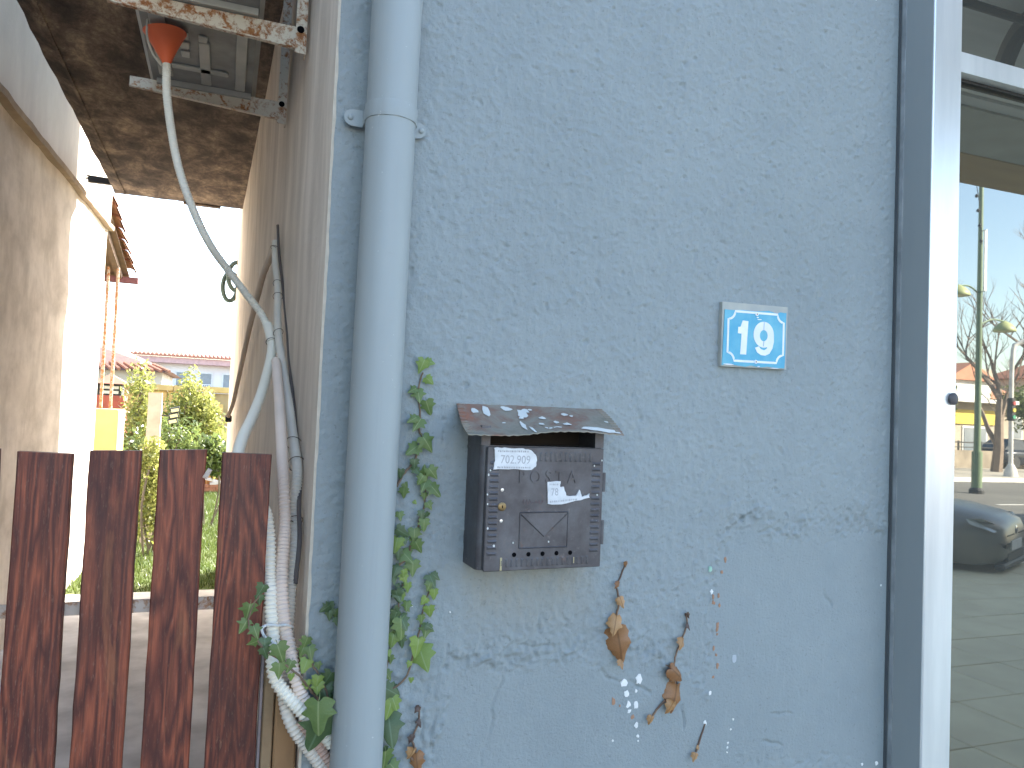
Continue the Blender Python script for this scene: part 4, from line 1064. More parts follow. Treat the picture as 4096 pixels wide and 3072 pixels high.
for x, z, s in ((-DW + .003, .172, .004), (-DW + .006, .18, .003), (-DW + .002, .137, .003), (-DW + .003, .12, .003), (-DW + .005, .077, .004), (-.02, .19, .003), (-DW + .018, .045, .005), (-.012, .135, .003), (-DW + .055, .05, .003), (-.012, .086, .002), (-.11, .05, .003), (-.004, .2, .003)):
    b = MB(); b.prism([(x + s * .5 * math.cos(a) * random.uniform(.6, 1.1), z + s * .6 * math.sin(a)) for a in np.linspace(0, 2 * math.pi, 8)[:-1]], lambda a, c, s_: (a, -.0046 if s_ == 0 else -.0035, c)); b.build('paint_speck', M['paint_w'], door, local=True)
b = MB()
for k_ in range(7):
    xk = -.165 + k_ * .0062; pts_ = [(xk, .118 + random.uniform(0, .004)), (xk + .002, .125 + random.uniform(-.003, .003)), (xk + .004, .119 + random.uniform(-.001, .003))]
    b.add(*flat_strip(pts_, .0011, -.0041, False))
b.build('scrawl', simple('faded_red_scrawl', (.17, .10, .10), (.09, .075, .08), .6, 0, 120), door, local=True)
for z0, z1 in ((.043, .088), (.142, .178)):
    b = MB(); b.tube([(X1 + .0005, -.0875, Z0 + z0), (X1 + .0005, -.0875, Z0 + z1)], .0042, 10); b.build('hinge', M['mailbox'], mb_, smooth=True)

# ================================================================== GATE
gt = thing('garden_gate', 'gate of upright dark red stained boards closing the alley', 'gate', (0.09, .06, 0))
slat_defs = [(-.432, -.3345, 1.462), (-.3085, -.2285, 1.459), (-.2045, -.1265, 1.4645), (-.0985, -.0225, 1.4685), (.003, .0865, 1.4645)]
x = -.432
while x > -1.2:
    x -= .108; slat_defs.append((x, x + .08, 1.463))
for (x0, x1, zt) in slat_defs:
    b = MB(); n_ = 30
    jl = [random.uniform(-.0008, .0008) for _ in range(n_ + 1)]; jr = [random.uniform(-.0008, .0008) for _ in range(n_ + 1)]
    tl = random.uniform(-.002, .002)
    P, F = [], []
    for i in range(n_ + 1):
        z = .06 + (zt - .06) * i / n_
        zl_, zr_ = (z + tl, z - tl) if i == n_ else (z, z)
        c = .0022
        P += [(x0 + c + jl[i], .05, zl_), (x1 - c + jr[i], .05, zr_), (x1 + jr[i], .05 + c, zr_), (x1 + jr[i], .0705, zr_), (x0 + jl[i], .0705, zl_), (x0 + jl[i], .05 + c, zl_)]
        if i: F += [((i - 1) * 6 + k, (i - 1) * 6 + (k + 1) % 6, i * 6 + (k + 1) % 6, i * 6 + k) for k in range(6)]
    F += [(5, 4, 3, 2, 1, 0), tuple(n_ * 6 + k for k in range(6))]
    b.add(P, F); b.build('board', M['wood'], gt)
b = MB(); b.box(-1.27, .094, .0715, .078, 1.187, 1.2085)
xx = -1.2
while xx < .09:
    b.box(xx, xx + .012, .0785, .088, .62, 1.187); b.box(xx - .009, xx + .021, .0785, .086, 1.1675, 1.1865); xx += .1035
b.build('rail', M['iron'], gt)
b = MB(); b.box(-1.27, .094, .0715, .078, .30, .325); b.build('rail', M['iron'], gt)
b = MB(); b.box(.0885, .0935, .049, .0705, .0, 1.155, bev=.001); b.build('edge_strip', simple('grey_steel_edge', (.30, .25, .25), (.2, .17, .17), .6, .2, 20), gt)
b = MB(); b.box(.0955, .1145, .055, .09, .0, 1.12, bev=.002); b.build('stile', simple('tan_paint', (.34, .235, .135), (.27, .18, .1), .7, 0, 20), gt)
b = MB(); b.box(.1165, .1555, .048, .10, .0, 1.10, bev=.003); b.build('gate_jamb', M['ochre'], bld)
b = MB(); b.obox(Matrix.Translation((-.0195, .052, 1.428)) @ Matrix.Rotation(.5, 4, 'Y'), .008, .012, .018); b.build('latch_stub', M['iron'], gt)

# ================================================================== AIR CONDITIONER, BRACKETS, FUNNEL
ac = thing('air_conditioner', 'grey outdoor air conditioner unit seen from below on rusty brackets', 'air conditioner', (-.12, .9, 2.57))
b = MB(); b.box(-.275, .045, .46, 1.32, 2.575, 3.12, bev=.012); b.build('casing', M['ac'], ac, smooth=30)
b = MB(); b.box(-.262, .032, .48, 1.30, 2.566, 2.5745); b.build('base_tray', M['ac_dark'], ac)
b = MB()
for x0, x1, y0, y1 in ((-.24, -.20, .74, 1.18), (-.02, .01, .72, 1.2), (-.12, -.09, .9, 1.2), (-.2, -.04, 1.08, 1.11)): b.box(x0, x1, y0, y1, 2.559, 2.5655, bev=.002)
for i in range(6): b.box(-.17 + (i % 2) * .05, -.145 + (i % 2) * .05, .86 + (i // 2) * .06, .9 + (i // 2) * .06, 2.56, 2.5655, bev=.002)
b.build('pressed_ribs', M['ac'], ac)
for y in (.66, 1.235):
    b = MB(); b.box(-.25, .03, y - .015, y + .015, 2.5485, 2.5655); b.build('foot', M['ac'], ac)
def bracket(y, x_tip, x_wall, zt, root, tip, mat, label):
    o = thing('wall_bracket', label, 'bracket', (x_wall, y, zt - root), 'air conditioner brackets')
    b = MB()
    # channel: web (faces the street) with top and bottom flanges, tapering to the tip
    t_ = .003; f_ = .026
    def seg(y0, y1, za0, zb0, za1, zb1): b.hexa([(x_tip, y0, za0), (x_wall, y0, za1), (x_wall, y1, za1), (x_tip, y1, za0), (x_tip, y0, zb0), (x_wall, y0, zb1), (x_wall, y1, zb1), (x_tip, y1, zb0)])
    seg(y - t_, y, zt - tip, zt, zt - root, zt)
    seg(y + .0005, y + f_, zt - t_, zt, zt - t_, zt)
    seg(y - f_ * .55, y - t_ - .0005, zt - tip, zt - tip + t_, zt - root, zt - root + t_)
    b.build('arm', mat, o)
    b = MB(); b.box(x_wall + .0005, x_wall + .004, y - .014, y + .022, zt - root - .012, zt + .40); b.box(x_wall - .024, x_wall, y - .0165, y - .0135, zt - root - .012, zt + .40)
    b.build('wall_strip', mat, o)
    b = MB(); b.lathe([(.0095, 0), (.0095, .001)], (x_wall - .012, y - .0168, zt - .012), 14, 'Y'); b.build('bolt_hole', M['hole'], o)
bracket(.66, -.315, .148, 2.545, .062, .036, M['rust'], 'nearer wall bracket, orange with rust, under the air conditioner')
bracket(1.235, -.327, .139, 2.56, .064, .034, M['rust2'], 'farther pale wall bracket under the air conditioner, behind the funnel hose')
fn = thing('funnel', 'orange plastic funnel catching drips under the air conditioner', 'funnel', (-.193, .85, 2.46))
Mt = Matrix.Rotation(R(-6), 4, 'Y')
b = MB(); b.lathe([(.008, -.012), (.0095, .0), (.030, .042), (.052, .082), (.055, .085), (.053, .086), (.049, .080), (.028, .042), (.006, .002), (.006, -.012)], (-.193, .85, 2.462), 36, M=Mt); b.build('cone', M['orange'], fn, smooth=40)
b = MB(); b.tube(spline([(-.243, .82, 2.56), (-.240, .81, 2.51), (-.225, .82, 2.47), (-.20, .835, 2.445)], .008), .0028, 6); b.build('hanging_wire', M['conduit_b'], fn, smooth=True)

# ================================================================== CONDUITS
def conduit(name, pts, rad, mat, label, pitch=.0052, cat='conduit', corr=.10, group=None):
    p = spline(pts, pitch / 2)
    rr = [rad * (1 + corr * (.5 if i % 2 else -1)) for i in range(len(p))]
    b = MB(); b.tube(p, rr, 12)
    o = b.build(name, mat, None, smooth=True)
    return tag(o, label, cat, group)
GC = 'corrugated conduits in the alley'
conduit('corrugated_conduit', CD_MAIN, .0108, M['conduit_w'], 'white corrugated hose hanging in a curve from the orange funnel', .0068, corr=.08, group=GC)
conduit('corrugated_conduit', CD_DROP, .0118, M['conduit_w'], 'white corrugated conduit looping behind the end gate board to the downpipe', .0078, corr=.2, group=GC)
conduit('corrugated_conduit', CD_TIED, .0108, M['conduit_g'], 'greyish conduit wired to the beige wall, nearest the blue corner', .0076, corr=.14, group=GC)
conduit('corrugated_conduit', CD_PINK, .0112, M['conduit_p'], 'pinkish corrugated conduit between the white and the greyish ones', .0076, corr=.18, group=GC)
conduit('corrugated_conduit', CD_SALMON, .0105, M['conduit_s'], 'salmon corrugated conduit low behind the downpipe', .0076, corr=.2, group=GC)
conduit('corrugated_conduit', CD_BROWN, .0105, M['conduit_br'], 'brown corrugated conduit sloping away down the beige wall', .012, corr=.24, group=GC)
b = MB(); b.tube(spline(CB_DARK, .01), .0045, 8); tag(b.build('cable', M['dark_cable'], None, smooth=True), 'thin dark cable running beside the tied conduit on the beige wall', 'cable')
b = MB(); b.tube(spline([Vector(CD_MAIN[-1]) + Vector((-.004, 0, .012)), Vector(CD_DROP[0]), Vector(CD_DROP[1])], .004), .0145, 14)
tag(b.build('conduit_coupling', M['conduit_w'], None, smooth=True), 'white coupling joining the funnel hose to the lower conduit', 'coupling')
b = MB(); b.box(.018, .06, 4.2, 4.28, 1.43, 1.48, bev=.008); tag(b.build('junction_box', M['black']), 'small dark junction box at the end of the brown conduit', 'box')
def ring(c, ax, r_, wr, mat, name, label, tail=None):
    ax = Vector(ax).normalized(); u = ax.orthogonal().normalized(); w_ = ax.cross(u)
    b = MB(); pts_ = [Vector(c) + (u * math.cos(a) + w_ * math.sin(a)) * r_ for a in np.linspace(0, 2 * math.pi * 1.03, 22)]
    b.tube(pts_, wr, 6)
    if tail: b.tube([pts_[-1], pts_[-1] + Vector(tail)], wr, 6)
    return tag(b.build(name, mat, None, smooth=True), label, 'wire tie')
def at(path_, f):
    p = spline(path_, .01); i = min(int(f * (len(p) - 1)), len(p) - 2); return p[i], p[i + 1] - p[i]
tl = ['topmost wire tie on the greyish conduit', 'second wire tie from the top on the greyish conduit', 'third wire tie from the top on the greyish conduit', 'wire tie at the height of the white coupling', 'wire tie on the conduits just above gate height', 'wire tie on the conduits beside the end gate board', 'lowest wire tie, beside the gate rail']
for k, f in enumerate((.02, .12, .165, .28, .62, .665, .74)):
    p, t = at(CD_TIED, f)
    ring(p, t + Vector((random.uniform(-.004, .004), 0, random.uniform(-.002, .002))), .0145 if k < 4 else .018, .0009, M['wire'], 'wire_tie', tl[k], (.012, -.006, -.006))
p, t = at(CD_DROP, .04); ring(p, t, .0155, .0012, M['wire'], 'wire_tie', 'wire tie round the white coupling, thin and grey')
b = MB(); b.tube(spline(TIE_LOOP, .004), .0022, 6); b.tube(spline(TIE_TAIL, .004), .0025, 6)
tag(b.build('cable_tie', M['tie'], None, smooth=True), 'white plastic cable tie round the conduits with its tail sticking out', 'cable tie')
# coil hanging near the far end of the beige wall
co = thing('hose_coil', 'dark green ring-shaped coil hanging at the far end of the beige wall', 'coil', (.04, 6.0, 2.5))
for c, rx, rz in (((.055, 5.95, 2.71), .075, .13), ((.0, 6.0, 2.62), .062, .13)):
    b = MB(); b.tube([(c[0] + rx * math.cos(a), c[1], c[2] + rz * math.sin(a)) for a in np.linspace(0, 2 * math.pi, 25)], .020, 8); b.build('loop', M['wire_green'], co, smooth=True)
b = MB(); b.tube([(.0, 6.0, 2.82), (.02, 6.05, 3.4)], .003, 5); b.build('hanging_cord', M['wire_green'], co)

# ================================================================== IVY
def leaf_mesh(name, mat, variant, curl=.12, dry=False):
    # outline on XY: y up = leaf stalk end at origin, tip at y=-1 (unit length)
    rr = random.Random(variant)
    half = [(0, .02), (.20, .16), (.34, .10), (.50, .0 - .02), (.40, -.18), (.56, -.36), (.30, -.48), (.16, -.80), (0, -1.0)]
    if dry: half = [(0, .02), (.14, .12), (.30, .02), (.38, -.16), (.30, -.3), (.42, -.46), (.22, -.62), (.12, -.84), (0, -1.0)]
    half = [(x * rr.uniform(.88, 1.12), y * rr.uniform(.94, 1.06)) for x, y in half]
    L_ = [(-x * rr.uniform(.9, 1.1), y) for x, y in half[1:-1]]
    out_ = half + L_[::-1]
    dens = []
    m_ = len(out_)
    for i in range(m_):
        a, b0, c0, d = (Vector(out_[(i + k) % m_]) for k in (-1, 0, 1, 2))
        for t in (0, 1 / 3, 2 / 3):
            q = .5 * ((2 * b0) + (c0 - a) * t * .8 + (2 * a - 5 * b0 + 4 * c0 - d) * t * t * .8 + (3 * b0 - a - 3 * c0 + d) * t ** 3 * .8) if True else b0
            q = q.lerp(b0.lerp(c0, t), .35)
            j_ = .028 if dry else .008
            dens.append((q.x + rr.uniform(-j_, j_) * (t > 0), q.y + rr.uniform(-j_, j_) * (t > 0)))
    out_ = dens
    c = (0, -.34)
    wr_ = [rr.uniform(4, 9), rr.uniform(0, 6), rr.uniform(5, 10)]
    def zf(x, y): return (.07 * math.sin(x * wr_[0] + wr_[1]) * math.cos(y * wr_[2]) if dry else .018 * math.sin(x * 9 + wr_[1]) * math.cos(y * 7)) - curl * (abs(x) * 1.1) ** 1.3 * (1.5 if dry else 1) - (.5 if dry else .18) * max(0, -y - .5) ** 2 + rr.uniform(-.008, .008)
    V_ = [(0, -.02, .03), (0, -.30, .05), (0, -.62, .03)] + [(x, y, zf(x, y)) for x, y in out_]
    n_ = len(out_); F = []
    for i in range(n_):
        j = (i + 1) % n_
        y = (out_[i][1] + out_[j][1]) / 2
        k = 0 if y > -.08 else (1 if y > -.46 else 2)
        ki = 0 if out_[i][1] > -.08 else (1 if out_[i][1] > -.46 else 2); kj = 0 if out_[j][1] > -.08 else (1 if out_[j][1] > -.46 else 2)
        if ki == kj: F.append((ki, 3 + i, 3 + j) if True else None)
        else: F.append((ki, 3 + i, 3 + j, kj))
    b = MB(); b.add(V_, F)
    # stalk
    b.tube([(0, .0, .0), (.02, .14, -.05), (.0, .26, -.16)], [.022, .018, .016], 4)
    return b.mesh(name, mat, smooth=170)
LM = {t: [leaf_mesh('leaf', M[m], i + 7 * t) for i in range(4)] for t, m in ((0, 'leaf'), (1, 'leaf_light'), (2, 'leaf_dark'))}
DM = {t: [leaf_mesh('leaf', M[m], i + 50 + 7 * t, .5, True) for i in range(4)] for t, m in ((0, 'dry'), (1, 'dry_light'), (2, 'dry_dark'))}
def put_leaves(parent, L, bank, tilt=22, lift=0.0):
    off = wloc(parent)
    for (x, y, z, s, ang, tone) in L:
        o = bpy.data.objects.new('leaf', random.choice(bank[tone])); link(o, parent)
        # leaf plane faces -Y; tip direction rotated by ang from straight down (+ = to the right)
        rot = Matrix.Rotation(R(90), 4, 'X')              # XY plane -> XZ, normal +z -> -y
        Rm = Matrix.Rotation(R(-ang), 4, 'Y') @ Matrix.Rotation(R(random.uniform(-tilt, tilt)), 4, 'Z') @ Matrix.Rotation(R(random.uniform(-tilt, tilt * .4)), 4, 'X') @ rot
        S = s * 1.12
        c = Rm @ Vector((0, -.42 * S, 0))
        o.matrix_local = Matrix.Translation(Vector((x, y - lift, z)) - c - off) @ Rm @ Matrix.Diagonal((S, S, S, 1))
def stem(parent, pts, r0_, r1_, mat, name='stem'):
    p = spline(pts, .006); p = [q + Vector((random.uniform(-.0007, .0007), 0, random.uniform(-.0007, .0007))) for q in p]
    n_ = len(p)
    b = MB(); b.tube(p, [r0_ + (r1_ - r0_) * i / n_ + random.uniform(0, .0003) for i in range(n_)], 6)
    b.build(name, mat, parent, smooth=True)
iv = thing('ivy_vine', 'tall green ivy climbing the wall just right of the downpipe', 'ivy', (.33, 0, .95))
stem(iv, ST_MAIN, .0013, .0022, M['stem']); stem(iv, ST_MAIN2, .0012, .0024, M['stem']); stem(iv, ST_MAIN3, .0012, .0022, M['stem'])
put_leaves(iv, LV_MAIN, LM, lift=.004)
rr_ = random.Random(5)
extra = [(x + rr_.uniform(-.016, .012), y + .004, z + rr_.uniform(-.018, .018), s_ * rr_.uniform(.5, .8), rr_.uniform(-60, 60), rr_.choice([0, 2, 2, 1])) for (x, y, z, s_, a_, t_) in LV_MAIN if z < 1.42 and rr_.random() < .75]
put_leaves(iv, extra, LM, lift=.0)
iv2 = thing('ivy_vine', 'short ivy branch with one large pale leaf, left below the mailbox', 'ivy', (.36, 0, .95))
stem(iv2, ST_SIDE, .0011, .0019, M['stem']); put_leaves(iv2, LV_SIDE, LM, lift=.004)
iv3 = thing('ivy_vine', 'ivy trailing over the conduits between gate and downpipe', 'ivy', (.15, 0, 1.0))
stem(iv3, ST_CON, .0012, .0024, M['stem']); stem(iv3, ST_CON2, .0011, .0018, M['stem']); put_leaves(iv3, LV_CONDUIT, LM)
iv4 = thing('ivy_vine', 'small dark ivy tuft peeping out left of the downpipe', 'ivy', (.2, 0, 1.15))
stem(iv4, ST_PEEK, .0011, .0016, M['stem']); put_leaves(iv4, LV_PEEK, LM)
dry_stem = simple('dry_stem', (.30, .19, .12), (.14, .09, .065), .8, 0, 30)
for st_, lv, lab in ((DR1, DL1, 'withered ivy sprig directly right below the mailbox'), (DR2, DL2, 'longest withered ivy sprig, with curled leaves right of the white paint chips'), (DR3, DL3, 'withered ivy sprig low beside the green ivy and downpipe'), (DR4, DL4, 'thin bare withered twig at the bottom right of the wall')):
    o = thing('withered_ivy', lab, 'dry ivy', st_[0], 'withered ivy sprigs')
    stem(o, st_, .0015, .0022, dry_stem); put_leaves(o, lv, DM, 28, .006)

# ================================================================== GARDEN BEHIND THE GATE
def leaf_cloud(name, blobs, n, size, mat, parent):
    """leaf quads scattered through the volume of ellipsoid blobs"""
    P = []
    w = np.array([b[3] * b[4] * b[5] for b in blobs]); w = w / w.sum()
    k = rng.choice(len(blobs), n, p=w)
    B = np.array(blobs)[k]
    d = rng.normal(size=(n, 3)); d /= np.linalg.norm(d, axis=1)[:, None]
    rad = rng.uniform(.1, 1.25, n) ** .75
    c = B[:, :3] + d * rad[:, None] * B[:, 3:6]
    t = rng.normal(size=(n, 3)); t[:, 2] += .5; t /= np.linalg.norm(t, axis=1)[:, None]
    u = np.cross(t, rng.normal(size=(n, 3))); u /= np.linalg.norm(u, axis=1)[:, None]
    s = size * rng.uniform(.6, 1.4, n)[:, None]
    V = np.stack([c - t * s, c + u * s * .42 - t * s * .1, c + t * s, c - u * s * .42 - t * s * .1], 1).reshape(-1, 3)
    return np_obj(name, V, np.arange(4 * n).reshape(-1, 4), mat, parent)
def shrub(loc, blobs, n, size, mat, label, stems=6):
    o = thing('shrub', label, 'shrub', loc, 'garden shrubs')
    leaf_cloud('crown', blobs, n, size, mat, o)
    b = MB()
    for i in range(stems):
        bl = random.choice(blobs); tgt = Vector(bl[:3]) + Vector((random.uniform(-.6, .6) * bl[3], random.uniform(-.6, .6) * bl[4], random.uniform(-.2, .8) * bl[5]))
        a = Vector((loc[0] + random.uniform(-.08, .08), loc[1] + random.uniform(-.08, .08), -.02)); m_ = a.lerp(tgt, .5) + Vector((random.uniform(-.1, .1), random.uniform(-.1, .1), .05))
        b.tube(spline([a, m_, tgt], .08), .012, 5)
    b.build('trunk', M['bark'], o, smooth=True)
    return o
shrub((-1.02, 9.6, 0), [(-1.02, 9.6, 1.25, .22, .3, .75), (-1.0, 9.6, 1.75, .16, .2, .28), (-1.1, 9.7, .7, .3, .3, .5), (-.92, 9.5, 1.45, .14, .2, .3)], 3000, .034, M['shrub_y'], 'upright sunlit shrub left of the stone post')
shrub((-.40, 10.4, 0), [(-.40, 10.4, 1.15, .40, .35, .55), (-.45, 10.4, 1.72, .15, .2, .33), (-.25, 10.4, 1.45, .18, .2, .3), (-.62, 10.4, 1.3, .2, .25, .35), (-.12, 10.3, 1.0, .2, .25, .45)], 5200, .036, M['shrub_y'], 'wide sunlit olive-green shrub right of the stone post')
shrub((-.72, 9.0, 0), [(-.72, 9.0, .75, .4, .3, .55), (-.5, 9.0, .9, .35, .3, .45)], 3800, .034, M['shrub_g'], 'dense green shrub behind the stone post')
shrub((-.60, 7.25, 0), [(-.62, 7.3, .72, .15, .22, .42), (-.60, 7.3, .45, .17, .22, .35), (-.66, 7.3, .98, .12, .16, .2)], 3600, .026, M['shrub_y'], 'low yellow-green bush seen between the second and third boards')
shrub((-.10, 9.2, 0), [(-.10, 9.2, .92, .16, .2, .22), (-.0, 9.3, .8, .14, .2, .2)], 2200, .04, M['shrub_g'], 'small dark leafy bush by the far end of the beige wall', 3)
sp = thing('stone_post', 'pinkish stone post standing among the garden shrubs', 'post', (-.70, 7.94, 0))
b = MB(); P, F = [], []
for i in range(18):
    z = -.02 + 1.67 * i / 17
    for dx_, dy_ in ((-1, -1), (1, -1), (1, 1), (-1, 1)): P.append((-.703 + dx_ * .068 + random.uniform(-.004, .004), 7.94 + dy_ * .068 + random.uniform(-.004, .004), z))
    if i: F += [((i - 1) * 4 + k, (i - 1) * 4 + (k + 1) % 4, i * 4 + (k + 1) % 4, i * 4 + k) for k in range(4)]
F += [(3, 2, 1, 0), (68, 69, 70, 71)]
b.add(P, F); b.build('shaft', M['post_conc'], sp)
fl = thing('floodlight', 'black three-panel floodlight on an arm beside the stone post', 'floodlight', (-.6, 7.9, 1.4))
b = MB(); b.tube([(-.634, 7.9, 1.40), (-.555, 7.86, 1.40)], .008, 6); b.build('arm', M['black'], fl)
for k in range(3):
    Mx = Matrix.Translation((-.502 - .008 * (1 - k), 7.82, 1.345 + k * .062)) @ Matrix.Rotation(R(-14), 4, 'Y') @ Matrix.Rotation(R(12), 4, 'X')
    b = MB(); b.obox(Mx, .10, .03, .056); p_ = b.build('lamp_panel', M['black'], fl)
    b = MB(); b.obox(Mx @ Matrix.Translation((0, -.016, 0)), .078, .004, .036); b.build('diffuser', simple('yellowed_diffuser', (.75, .70, .42), None, .4), p_)
lw = thing('low_wall', 'yellow rendered low wall at the end of the stained building', 'wall', (-1.2, 7.85, 0))
b = MB(); b.box(-1.62, -1.045, 7.8, 8.4, -.02, 1.45, bev=.01); b.build('wall_body', M['yellow_wall'], lw)
for k, (xb, yb, xt, yt) in enumerate(((-1.275, 8.22, -1.295, 8.30), (-1.175, 8.2, -1.195, 8.28))):
    b = MB(); pts_ = [(xb + (xt - xb) * t, yb + (yt - yb) * t, 1.40 + (3.05 - 1.40) * t) for t in np.linspace(0, 1, 12)]
    b.tube(pts_, [.017 + (.003 if i % 3 == 0 else 0) for i in range(12)], 8)
    tag(b.build('porch_pole', M['rustpost'], None, smooth=True), ('left' if k == 0 else 'right') + ' one of two thin rusty poles under the tiled porch roof', 'pole', 'porch poles')
ov = thing('garden_oven', 'red garden oven with small tiled hood and pale vents in a black box', 'oven', (-1.6, 12.1, 0))
b = MB(); b.box(-1.9, -1.45, 11.95, 12.4, -.02, 1.62, bev=.01); b.box(-1.45, -.9, 12.0, 12.4, -.02, 1.05, bev=.01); b.build('body', M['oven'], ov)
b = MB(); b.box(-1.84, -1.5, 11.99, 12.36, 1.62, 1.80); b.build('vent_box', M['black'], ov)
for k in range(2):
    b = MB(); b.box(-1.80, -1.54, 11.975, 11.989, 1.645 + k * .075, 1.69 + k * .075); b.build('vent', M['house_wall'], ov)  # pale slabs paint in the bright light of the vent openings
b = MB(); b.add([(-1.95, 11.9, 1.8), (-1.4, 11.9, 1.8), (-1.4, 12.45, 1.8), (-1.95, 12.45, 1.8), (-1.675, 12.17, 1.96)], [(0, 1, 4), (1, 2, 4), (2, 3, 4), (3, 0, 4), (3, 2, 1, 0)]); b.build('hood', M['red_roof'], ov)
bw = thing('garden_wall', 'yellow block garden wall with coping behind the shrubs', 'wall', (-1.0, 14.0, 0))
b = MB(); b.box(-3.5, .15, 14.02, 14.2, -.05, 1.75); b.build('core', M['mortar'], bw)
blk = [MB().box(.004, .386, -.03, .1, .005, .195, bev=.008).mesh('block', m_) for m_ in M['yblock']]
for r_ in range(9):
    for c in range(10):
        x = -3.5 + c * .39 + (.195 if r_ % 2 else 0) - .2
        if x + .39 > .16 or x < -3.6: continue
        o = bpy.data.objects.new('block', random.choice(blk)); link(o, bw); o.location = (x + 1.0, random.uniform(-.008, .008), r_ * .195)
cop = MB().box(.003, .487, -.08, .26, 0, .11, bev=.012).mesh('coping_block', M['yblock'][1])
for c in range(7):
    o = bpy.data.objects.new('coping_block', cop); link(o, bw); o.location = (-3.4 + c * .49 + 1.08, 0, 1.757 + random.uniform(0, .006)); o.rotation_euler = (0, 0, R(random.uniform(-.5, .5)))
ow = thing('planter_edge', 'low orange timber edging with stacked bricks beyond the lawn', 'edging', (0, 13.4, 0))
b = MB()
for k in range(9): b.box(-1.2 + k * .2, -1.012 + k * .2, 13.5, 13.54, -.02, .5 + random.uniform(-.01, .01))
b.build('timber_board', simple('orange_timber', (.42, .20, .06), (.33, .15, .05), .8, 0, 5), ow)
bk = MB().box(0, .2, 0, .1, 0, .062, bev=.004).mesh('brick', M['tile'])
for r_ in range(2):
    for k in range(9):
        o = bpy.data.objects.new('brick', bk); link(o, ow); o.location = (-1.1 + k * .212 + (.1 if r_ else 0), -.14, .0 + r_ * .066)
b = MB(); b.obox(Matrix.Translation((-.12, 13.33, .2)) @ Matrix.Rotation(.25, 4, 'Y'), .35, .1, .04); b.obox(Matrix.Translation((.0, 13.3, .16)) @ Matrix.Rotation(-.2, 4, 'Y'), .3, .08, .05)
b.build('rubble', M['kerb'], ow)
# house with dark roof
hs = thing('house', 'small cream house with dark hipped roof beyond the garden', 'house', (-4.5, 32, 0))
b = MB(); b.box(-7.5, -2.3, 31.6, 38, -.1, 2.75); b.build('wall', M['house_wall'], hs)
b = MB(); b.add([(-8.2, 31.0, 2.7), (-1.9, 31.0, 2.7), (-1.9, 38.6, 2.7), (-8.2, 38.6, 2.7), (-5.6, 34.2, 3.95), (-4.6, 35.6, 3.95)], [(0, 1, 5, 4), (1, 2, 5), (2, 3, 4, 5), (3, 0, 4), (3, 2, 1, 0)]); rf_ = b.build('roof', M['dark_roof'], hs)
b = MB()
for k in range(22): b.tube([(-8.1 + k * .29, 30.98, 2.73), (-7.9 + k * .25, 31.6, 3.0)], .07, 5)
b.build('eave_tiles', M['tile'], rf_)
b = MB(); b.box(-3.3, -2.7, 31.55, 31.59, 1.3, 2.3); wd = b.build('window', M['kerb'], hs)
b = MB(); b.box(-3.24, -2.76, 31.53, 31.548, 1.36, 2.24); b.build('pane', M['pane'], wd)
ap = thing('apartment_building', 'pale low apartment block with pink eaves on the skyline', 'building', (-2, 63, 0))
b = MB(); b.box(-9, 6, 63.4, 72, -.1, 4.9); b.build('wall', M['apt_wall'], ap)
b = MB(); b.box(-6.5, 6.5, 62.4, 73, 4.55, 5.0); b.build('fascia', M['apt_pink'], ap)
b = MB(); b.hexa([(-6.7, 62.2, 5.0), (6.7, 62.2, 5.0), (6.7, 68, 6.0), (-6.7, 68, 6.0), (-6.7, 62.2, 5.12), (6.7, 62.2, 5.12), (6.7, 68, 6.12), (-6.7, 68, 6.12)])
for k in range(46): b.tube([(-6.6 + k * .29, 62.18, 5.13), (-6.6 + k * .29, 64, 5.45)], .1, 5)
b.build('roof', M['red_roof'], ap)
for x in (-5.2, -3.6, -1.9, -.2, 1.4):
    b = MB(); b.box(x, x + 1.0, 63.3, 63.39, 2.6, 4.0); wd = b.build('window', M['banner'], ap)
    b = MB(); b.box(x + .1, x + .9, 63.25, 63.29, 2.7, 3.9); b.build('pane', M['pane'], wd)
for x in (-2.2, .9):
    b = MB()
    for k in range(9): b.box(x + k * .15, x + k * .15 + .03, 62.8, 62.84, 2.2, 3.0)
    b.box(x - .05, x + 1.3, 62.78, 62.86, 3.0, 3.06); b.box(x - .05, x + 1.3, 62.6, 63.4, 2.05, 2.19); b.build('balcony_rail', M['banner'], ap)

